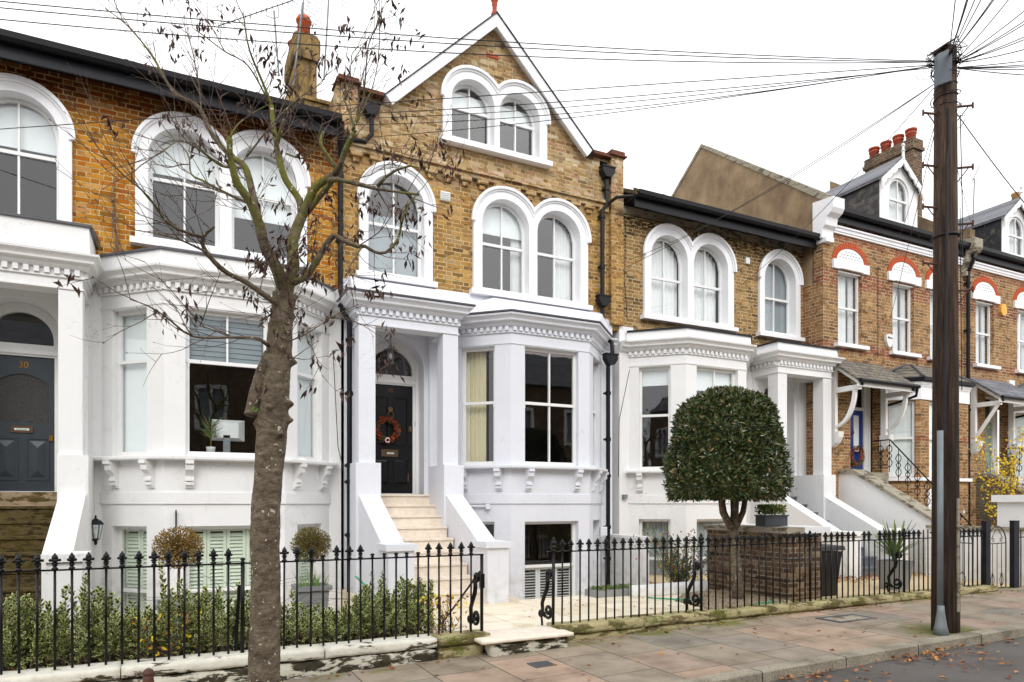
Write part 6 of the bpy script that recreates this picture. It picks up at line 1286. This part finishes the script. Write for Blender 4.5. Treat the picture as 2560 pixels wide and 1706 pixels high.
# cables clipped to walls
for pts, lb in (([(8.62, 11.97, 7.6), (8.6, 11.97, 6.3), (8.66, 11.97, 5.6)], 'thin cable down the brown brick beside the first arched window'), ([(8.45, 11.6, 4.4), (8.42, 11.92, 3.4), (8.42, 11.95, 2.2)], 'loose black cable down the white wall right of the downpipe'), ([(15.95, 11.38, 7.6), (15.95, 11.38, 5.3)], 'black cable down the banded brick between its first two windows'), ([(2.45, 11.9, 4.2), (2.5, 11.75, 2.6), (2.56, 11.6, 2.2), (2.56, 11.6, .4)], 'black cable hanging beside the drainpipe of the left house')):
    m_ = MB(); m_.tube(pts, .007, 5); tag(m_.build('wall_cable', 'wire_black'), lb, 'cable')

# ------------------------------------------------------------------ aerials, alarm boxes, climber
def aerial(base, top, kind, label):
    t = thing('tv_aerial', label, 'aerial', tuple(base), 'television aerials'); m_ = MB(); m_.tube([base, top], .018, 8); m_.build('mast', 'galvanised', t); m_ = MB(); tp = Vector(top)
    if kind == 'yagi':
        a, b = tp + Vector((-1.0, .2, -.48)), tp + Vector((.35, -.1, .26)); m_.tube([a, b], .010, 5)
        for i in range(15): p = a.lerp(b, i / 14); m_.tube([p + Vector((0, -.10, 0)), p + Vector((0, .10, 0))], .004, 4); m_.tube([p + Vector((.02, 0, -.05)), p + Vector((-.02, 0, .05))], .004, 4)
        m_.tube([tp + Vector((-.15, 0, -.0)), tp + Vector((-.15, 0, -.14)), tp + Vector((0, 0, -.15)), tp + Vector((.08, 0, -.1)), tp + Vector((.08, 0, .1))], .008, 5)
    elif kind == 'grid':
        for i in range(7): z = tp.z - .28 + i * .09; m_.tube([(tp.x - .28, tp.y, z + .10), (tp.x + .38, tp.y, z - .10)], .005, 4)
        m_.tube([(tp.x, tp.y, tp.z - .3), (tp.x + .03, tp.y, tp.z + .4)], .012, 5)
    else:
        a, b = tp + Vector((-.12, 0, -.1)), tp + Vector((.3, 0, .5)); m_.tube([a, b], .008, 5)
        for i in range(8): p = a.lerp(b, i / 7); m_.tube([p + Vector((-.14, 0, .04)), p + Vector((.14, 0, -.04))], .004, 4)
        for z in (0, .07): m_.tube([tp + Vector((-.2, 0, z - .05)), tp + Vector((.2, 0, z - .05))], .005, 4)
    m_.build('antenna', 'wire_black' if kind != 'grid' else 'galvanised', t)
aerial(at(697, 190, 14.2), at(685, 28, 14.2), 'yagi', 'leftmost rooftop aerial with a long angled antenna above the left chimney')
aerial(at(733, 215, 13.8), at(757, 8, 13.8), 'grid', 'rooftop aerial with a stack of parallel rods fixed to the left chimney')
aerial(at(810, 200, 14.0), at(824, -40, 14.0), 'grid', 'plain tall aerial mast just right of the left chimney')
aerial(at(2433, 545, 13.0), at(2436, 448, 13.0), 'small', 'thin rooftop aerial right of the telegraph pole')
def alarm(x, y, z, mat, label, shape):
    m_ = MB(); m_.xz([(x + a, z + b) for a, b in shape], y - .07, y - .001); o = m_.build('box', mat); t = thing('alarm_box', label, 'alarm box', (x, y, z)); o.data.transform(Matrix.Translation(-t.location)); o.parent = t; return t
al = alarm(16.35, 11.4, 5.78, 'alarm_white', 'white shield-shaped alarm box on the banded brick wall', [(-.14, .14), (0, .17), (.14, .14), (.13, 0), (.06, -.14), (0, -.18), (-.06, -.14), (-.13, 0)])
text(al, 'Alarm', 16.35, 11.327, 5.83, .075, 'text_dark', 'lettering')
alarm(21.4, 11.4, 7.2, 'alarm_yellow', 'yellow octagonal alarm box on the far brick house', [(.15 * math.cos(R(22.5 + 45 * i)), .18 * math.sin(R(22.5 + 45 * i))) for i in range(8)])
alarm(21.8, 11.4, 5.05, 'alarm_white', 'white square meter box above the far porch roof', [(-.14, -.15), (.14, -.15), (.14, .15), (-.14, .15)])
t = thing('bare_climber', 'dead leafless climber stems on the orange brick between the left house windows', 'plant', (-.75, 11.9, 5.6)); m_ = MB()
for i in range(7):
    x = -.82 + rnd.uniform(-.05, .12); z = 5.3; pts = [(x, 11.965, z)]
    while z < 5.9 + rnd.random() * 1.3: z += .12; x += rnd.gauss(0, .022); pts.append((x, 11.965 + rnd.uniform(-.02, .0), z))
    m_.tube(pts, .005, 4, False)
m_.build('stems', 'twig_bark', t)

# ------------------------------------------------------------------ street tree
t = thing('street_tree', 'mottled grey-brown street tree with bare twigs and a few shrivelled leaves', 'tree', (.55, 5.15, 0))
def barktube(pts, rads, seg=26, step=.035, amp=.012, name='trunk', burls=()):
    P = [Vector(p) for p in pts]; out_p = []; out_r = []
    for i in range(len(P) - 1):
        n = max(1, int((P[i + 1] - P[i]).length / step))
        for k in range(n):
            f = k / n; a, b, c, d_ = P[max(i - 1, 0)], P[i], P[i + 1], P[min(i + 2, len(P) - 1)]
            q = .5 * ((2 * b) + (c - a) * f + (2 * a - 5 * b + 4 * c - d_) * f * f + (3 * b - a - 3 * c + d_) * f ** 3); out_p.append(q); out_r.append(rads[i] + (rads[i + 1] - rads[i]) * f)
    out_p.append(P[-1]); out_r.append(rads[-1]); m_ = MB(); m_.tube(out_p, out_r, seg); cen = out_p
    nv = len(out_p) * seg
    for i in range(nv):
        c = cen[i // seg]; v = Vector(m_.v[i]); d_ = v - c; r = d_.length
        if r < 1e-6: continue
        q = mn.noise(Vector((v.x * 9, v.y * 9, v.z * 5))) * amp + mn.noise(v * 28) * amp * .35
        for bp_, br, bh_ in burls: e = (v - bp_).length / br; q += bh_ * math.exp(-e * e * 2.2)
        m_.v[i] = tuple(c + d_ * (1 + q / r))
    return m_.build(name, 'street_bark', t, True), out_p, out_r
tY = 5.15
tp = [at(652, 1880, tY), at(660, 1700, tY), at(663, 1480, tY), at(664, 1300, tY), at(674, 1158, tY), at(683, 1046, tY), at(694, 912, tY), at(705, 779, tY), at(709, 735, tY)]
bu = [(at(628, 1035, tY - .03), .055, .042), (at(716, 1010, tY - .05), .045, .05), (at(730, 905, tY), .04, .045), (at(700, 1085, tY - .1), .035, .045), (at(722, 1050, tY - .03), .04, .04), (at(672, 1020, tY - .1), .03, .03), (at(708, 1130, tY - .08), .035, .03), (at(690, 1180, tY - .1), .03, .025), (at(655, 1160, tY - .08), .03, .02), (at(664, 905, tY - .02), .05, .03), (at(745, 735, tY), .05, .05), (at(640, 1060, tY), .05, .03), (at(706, 870, tY - .1), .04, .025), (at(655, 985, tY - .08), .05, .03)]
barktube(tp, [.150, .108, .102, .100, .100, .104, .092, .082, .080], 56, .012, .009, 'trunk', bu)
barktube([at(627, 1040, tY), at(640, 985, tY + .02), at(658, 925, tY), at(672, 880, tY)], [.045, .05, .045, .03], 16, .02, .005, 'limb', [(at(628, 1035, tY), .05, .02)])
def c1(x, y): return x / 2.24, y / 2.24
def z6(x, y): return 640 + x / 3.92, 300 + y / 3.92
def c4(x, y): return x / 2.24, 600 + y / 2.24
def c2(x, y): return 800 + x / 2.24, y / 2.24
limbs = []
def limb(pts, r0, r1, y0=tY, y1=tY):
    n = len(pts); r0 *= .88; r1 *= .80; P = [at(p[0], p[1], y0 + (y1 - y0) * i / (n - 1)) for i, p in enumerate(pts)]; L = [r0 + (r1 - r0) * (i / (n - 1)) ** .8 for i in range(n)]
    o, op, orr = barktube(P, L, 14 if r0 > .03 else 9, .03 if r0 > .02 else .05, min(.005, r0 * .12), 'limb'); limbs.append((op, orr))
limb([(709, 740), c1(1560, 1530), c1(1480, 1370), c1(1450, 1250), c1(1400, 1130), c1(1330, 1030), c1(1292, 890), c1(1285, 770)], .056, .020, tY, tY - .3)
limb([c1(1450, 1250), c1(1415, 1080), c1(1370, 935), c1(1300, 885), c1(1240, 820), c1(1180, 740), c1(1110, 600), c1(1000, 540), c1(960, 500), c1(900, 400), c1(850, 310), c1(720, 150), c1(590, 50)], .034, .005, tY + .05, tY + .7)
limb([(711, 745), c1(1640, 1500), c1(1640, 1350), c1(1690, 1210)], .055, .044, tY, tY + .1)
limb([c1(1690, 1220), c1(1675, 1120), c1(1600, 1010), c1(1560, 880), c1(1548, 800), c1(1530, 700), c1(1522, 595)], .034, .020, tY + .1, tY + .4)
limb([c1(1550, 800), c1(1575, 730), c1(1592, 670)], .024, .016, tY + .3, tY + .2)
limb([c1(1690, 1220), c1(1760, 1060), c1(1860, 985), c1(1895, 940), c1(1940, 830), c1(1985, 745)], .038, .022, tY + .1, tY - .3)
limb([c1(1890, 950), c1(1830, 870), c1(1795, 800), c1(1810, 740)], .022, .014, tY - .1, tY)
limb([c1(1720, 1190), c1(1800, 1090), z6(770, 570)], .026, .022, tY + .1, tY - .1)
limb([z6(720, 600), z6(790, 585), z6(1000, 630), z6(1150, 668), z6(1330, 700), z6(1600, 735)], .026, .010, tY - .1, tY - .45)
limb([z6(1190, 655), z6(1270, 560), z6(1380, 490), z6(1510, 450), z6(1680, 510), z6(1860, 640)], .016, .004, tY - .3, tY - .5)
limb([(712, 715), z6(480, 1540), z6(580, 1400), z6(720, 1180), z6(770, 1132), z6(850, 1180), z6(1000, 1240), z6(1070, 1240), z6(1160, 1295), z6(1270, 1300), z6(1380, 1190), z6(1420, 1060), z6(1470, 870), z6(1570, 740)], .032, .007, tY, tY - .45)
limb([z6(1030, 1255), z6(960, 1370), z6(910, 1440), z6(930, 1520)], .009, .004, tY - .4, tY - .5)
limb([(702, 760), c4(1540, 350), c4(1380, 240), c4(1250, 170), c4(1150, 60), c1(1138, 1330), c1(1200, 1270)], .028, .012, tY, tY - .4)
limb([c1(1138, 1330), c1(1040, 1300), c1(930, 1240), c1(830, 1100), c1(690, 980), c1(580, 870)], .013, .003, tY - .3, tY - .9)
limb([c4(1160, 70), c1(1000, 1430 - 90), c1(880, 1310), c1(760, 1290)], .010, .003, tY - .3, tY - .1)
limb([c1(1420, 1150), c1(1280, 1090), c1(1130, 1010), c1(1070, 975), c1(1050, 860), c1(940, 740)], .014, .004, tY, tY + .5)
limb([c1(1350, 940), c1(1240, 930), c1(1130, 850), c1(1010, 790), c1(900, 860)], .011, .003, tY, tY - .6)
limb([c1(1525, 600), c1(1470, 460), c1(1400, 290), c1(1372, 150), c1(1360, 60)], .014, .004, tY + .4, tY + .3)
limb([c1(1500, 560), c1(1390, 370), c1(1260, 290), c1(1140, 200), c1(1080, 160)], .008, .003, tY + .4, tY - .1)
limb([c1(1130, 640), c1(1110, 450), c1(1075, 280), c1(1045, 180)], .007, .003, tY + .2, tY + .3)
limb([c4(1500, 590), c4(1465, 565), c4(1430, 548), c4(1300, 546), c4(1080, 540), c4(940, 440), c4(830, 370), c4(730, 335)], .017, .003, tY - .06, tY - .7)
limb([c4(1300, 546), c4(1180, 500), c4(1100, 480)], .006, .003, tY - .2, tY - .5)
limb([c4(1610, 570), c4(1710, 530), c4(1850, 440), c4(2010, 360)], .006, .003, tY - .05, tY - .3)
limb([c4(1600, 650), c4(1700, 670), c4(1830, 650)], .005, .002, tY - .05, tY - .1)
limb([c1(1990, 740), c1(1960, 640), c1(1920, 540), c2(150, 560), c2(180, 300)], .012, .004, tY - .3, tY - .1)
limb([c2(180, 730), c2(240, 560), c2(270, 260), c2(310, 170), c2(345, 95)], .009, .003, tY - .3, tY - .5)
limb([c2(200, 700), c2(290, 500), c2(335, 300)], .007, .003, tY - .3, tY - .2)
limb([c1(1285, 780), c1(1330, 700), c1(1440, 620), c1(1560, 560)], .009, .003, tY - .3, tY - .3)
limb([c1(1380, 880), c1(1450, 790), c1(1520, 700), c1(1660, 560), c1(1800, 470)], .009, .003, tY, tY - .2)
limb([c1(1600, 860), c1(1700, 890), c1(1760, 830), c1(1800, 700)], .008, .003, tY + .2, tY)
tw = MB(); lv = MB(); ends = []
cen = at(690, 420, tY)
def twig(p, d_, L, r, depth):
    n = max(3, int(L / .06)); pts = [p.copy()]; q = p.copy(); dd = d_.normalized(); side = rv().normalized()
    for i in range(n):
        dd = (dd + rv(.09) + Vector((0, 0, .05)) + side * .03).normalized(); q = q + dd * L / n; pts.append(q.copy())
        if depth < 2 and rnd.random() < (.36 if depth == 0 else .16): twig(q, (dd + rv(.55)).normalized(), L * rnd.uniform(.3, .6), r * .65, depth + 1)
    tw.tube(pts, [r * (1 - .65 * i / n) for i in range(n + 1)], 4, False); ends.append((pts[-1], dd)); 
    if rnd.random() < .5: tw.tube([pts[-1], pts[-1] + dd * .012], r * .9, 4, False)
for op, orr in limbs:
    acc = rnd.random() * .1
    for i in range(1, len(op)):
        acc += (op[i] - op[i - 1]).length
        if acc > (.066 if orr[i] < .034 else .10):
            acc = rnd.uniform(-.04, .04); ax = (op[i] - op[i - 1]).normalized(); out_ = (op[i] - cen); out_.y *= .7; out_ = out_.normalized() if out_.length > .01 else Vector((0, 0, 1)); out_ *= .4 if op[i].x > 1.25 else 1.0
            d_ = (ax * .5 + rv(.5) + out_ * .5 + Vector((0, -.0, .45))); twig(op[i], d_, rnd.uniform(.14, .5) if op[i].x > 1.25 else rnd.uniform(.16, .62), rnd.uniform(.0026, .0046), 0)
    ends.append((op[-1], Vector((0, 0, -1))))
for k_ in range(34):
    q_ = at(709 + rnd.uniform(-14, 14), rnd.uniform(640, 860), tY - .07); twig(q_, Vector((rnd.gauss(0, .7), rnd.gauss(-.3, .3), rnd.uniform(.2, 1.2))), rnd.uniform(.15, .5), .003, 0)
def droop(p, n):
    for i in range(int(n * 1.5) + 1):
        b_ = p + rv(.03); d_ = Vector((rnd.gauss(0, .5), rnd.gauss(0, .5), -1 + rnd.gauss(0, .45))); leaf(lv, b_, d_, rv(), rnd.uniform(.04, .088), rnd.uniform(.012, .026), fold=rnd.uniform(.2, .9))
for e, d_ in ends:
    pr = .07 + (.34 if e.x > 1.25 and e.z < 4.2 else 0) + (.10 if e.z > 4.4 else 0) + (.22 if abs(e.x - .75) < .35 and e.z < 4.0 else 0)
    if rnd.random() < pr * .85: droop(e, rnd.randint(2, 6))
for op, orr in limbs:
    for q, r in zip(op, orr):
        if r < .012 and q.x > 1.15 and rnd.random() < .10: droop(q, rnd.randint(2, 5))
tw.build('twigs', 'twig_bark', t, normals=False)['kind'] = 'stuff'; lv.build('shrivelled_leaves', 'dead_leaf', t, normals=False)['kind'] = 'stuff'
m_ = MB(); p = at(632, 1030, tY - .08)
for k in range(4): leaf(m_, p, Vector((rnd.gauss(.5, .5), -.3, .4)), rv(), .05, .02)
m_.build('fresh_shoot', 'grass_blade', t, normals=False)
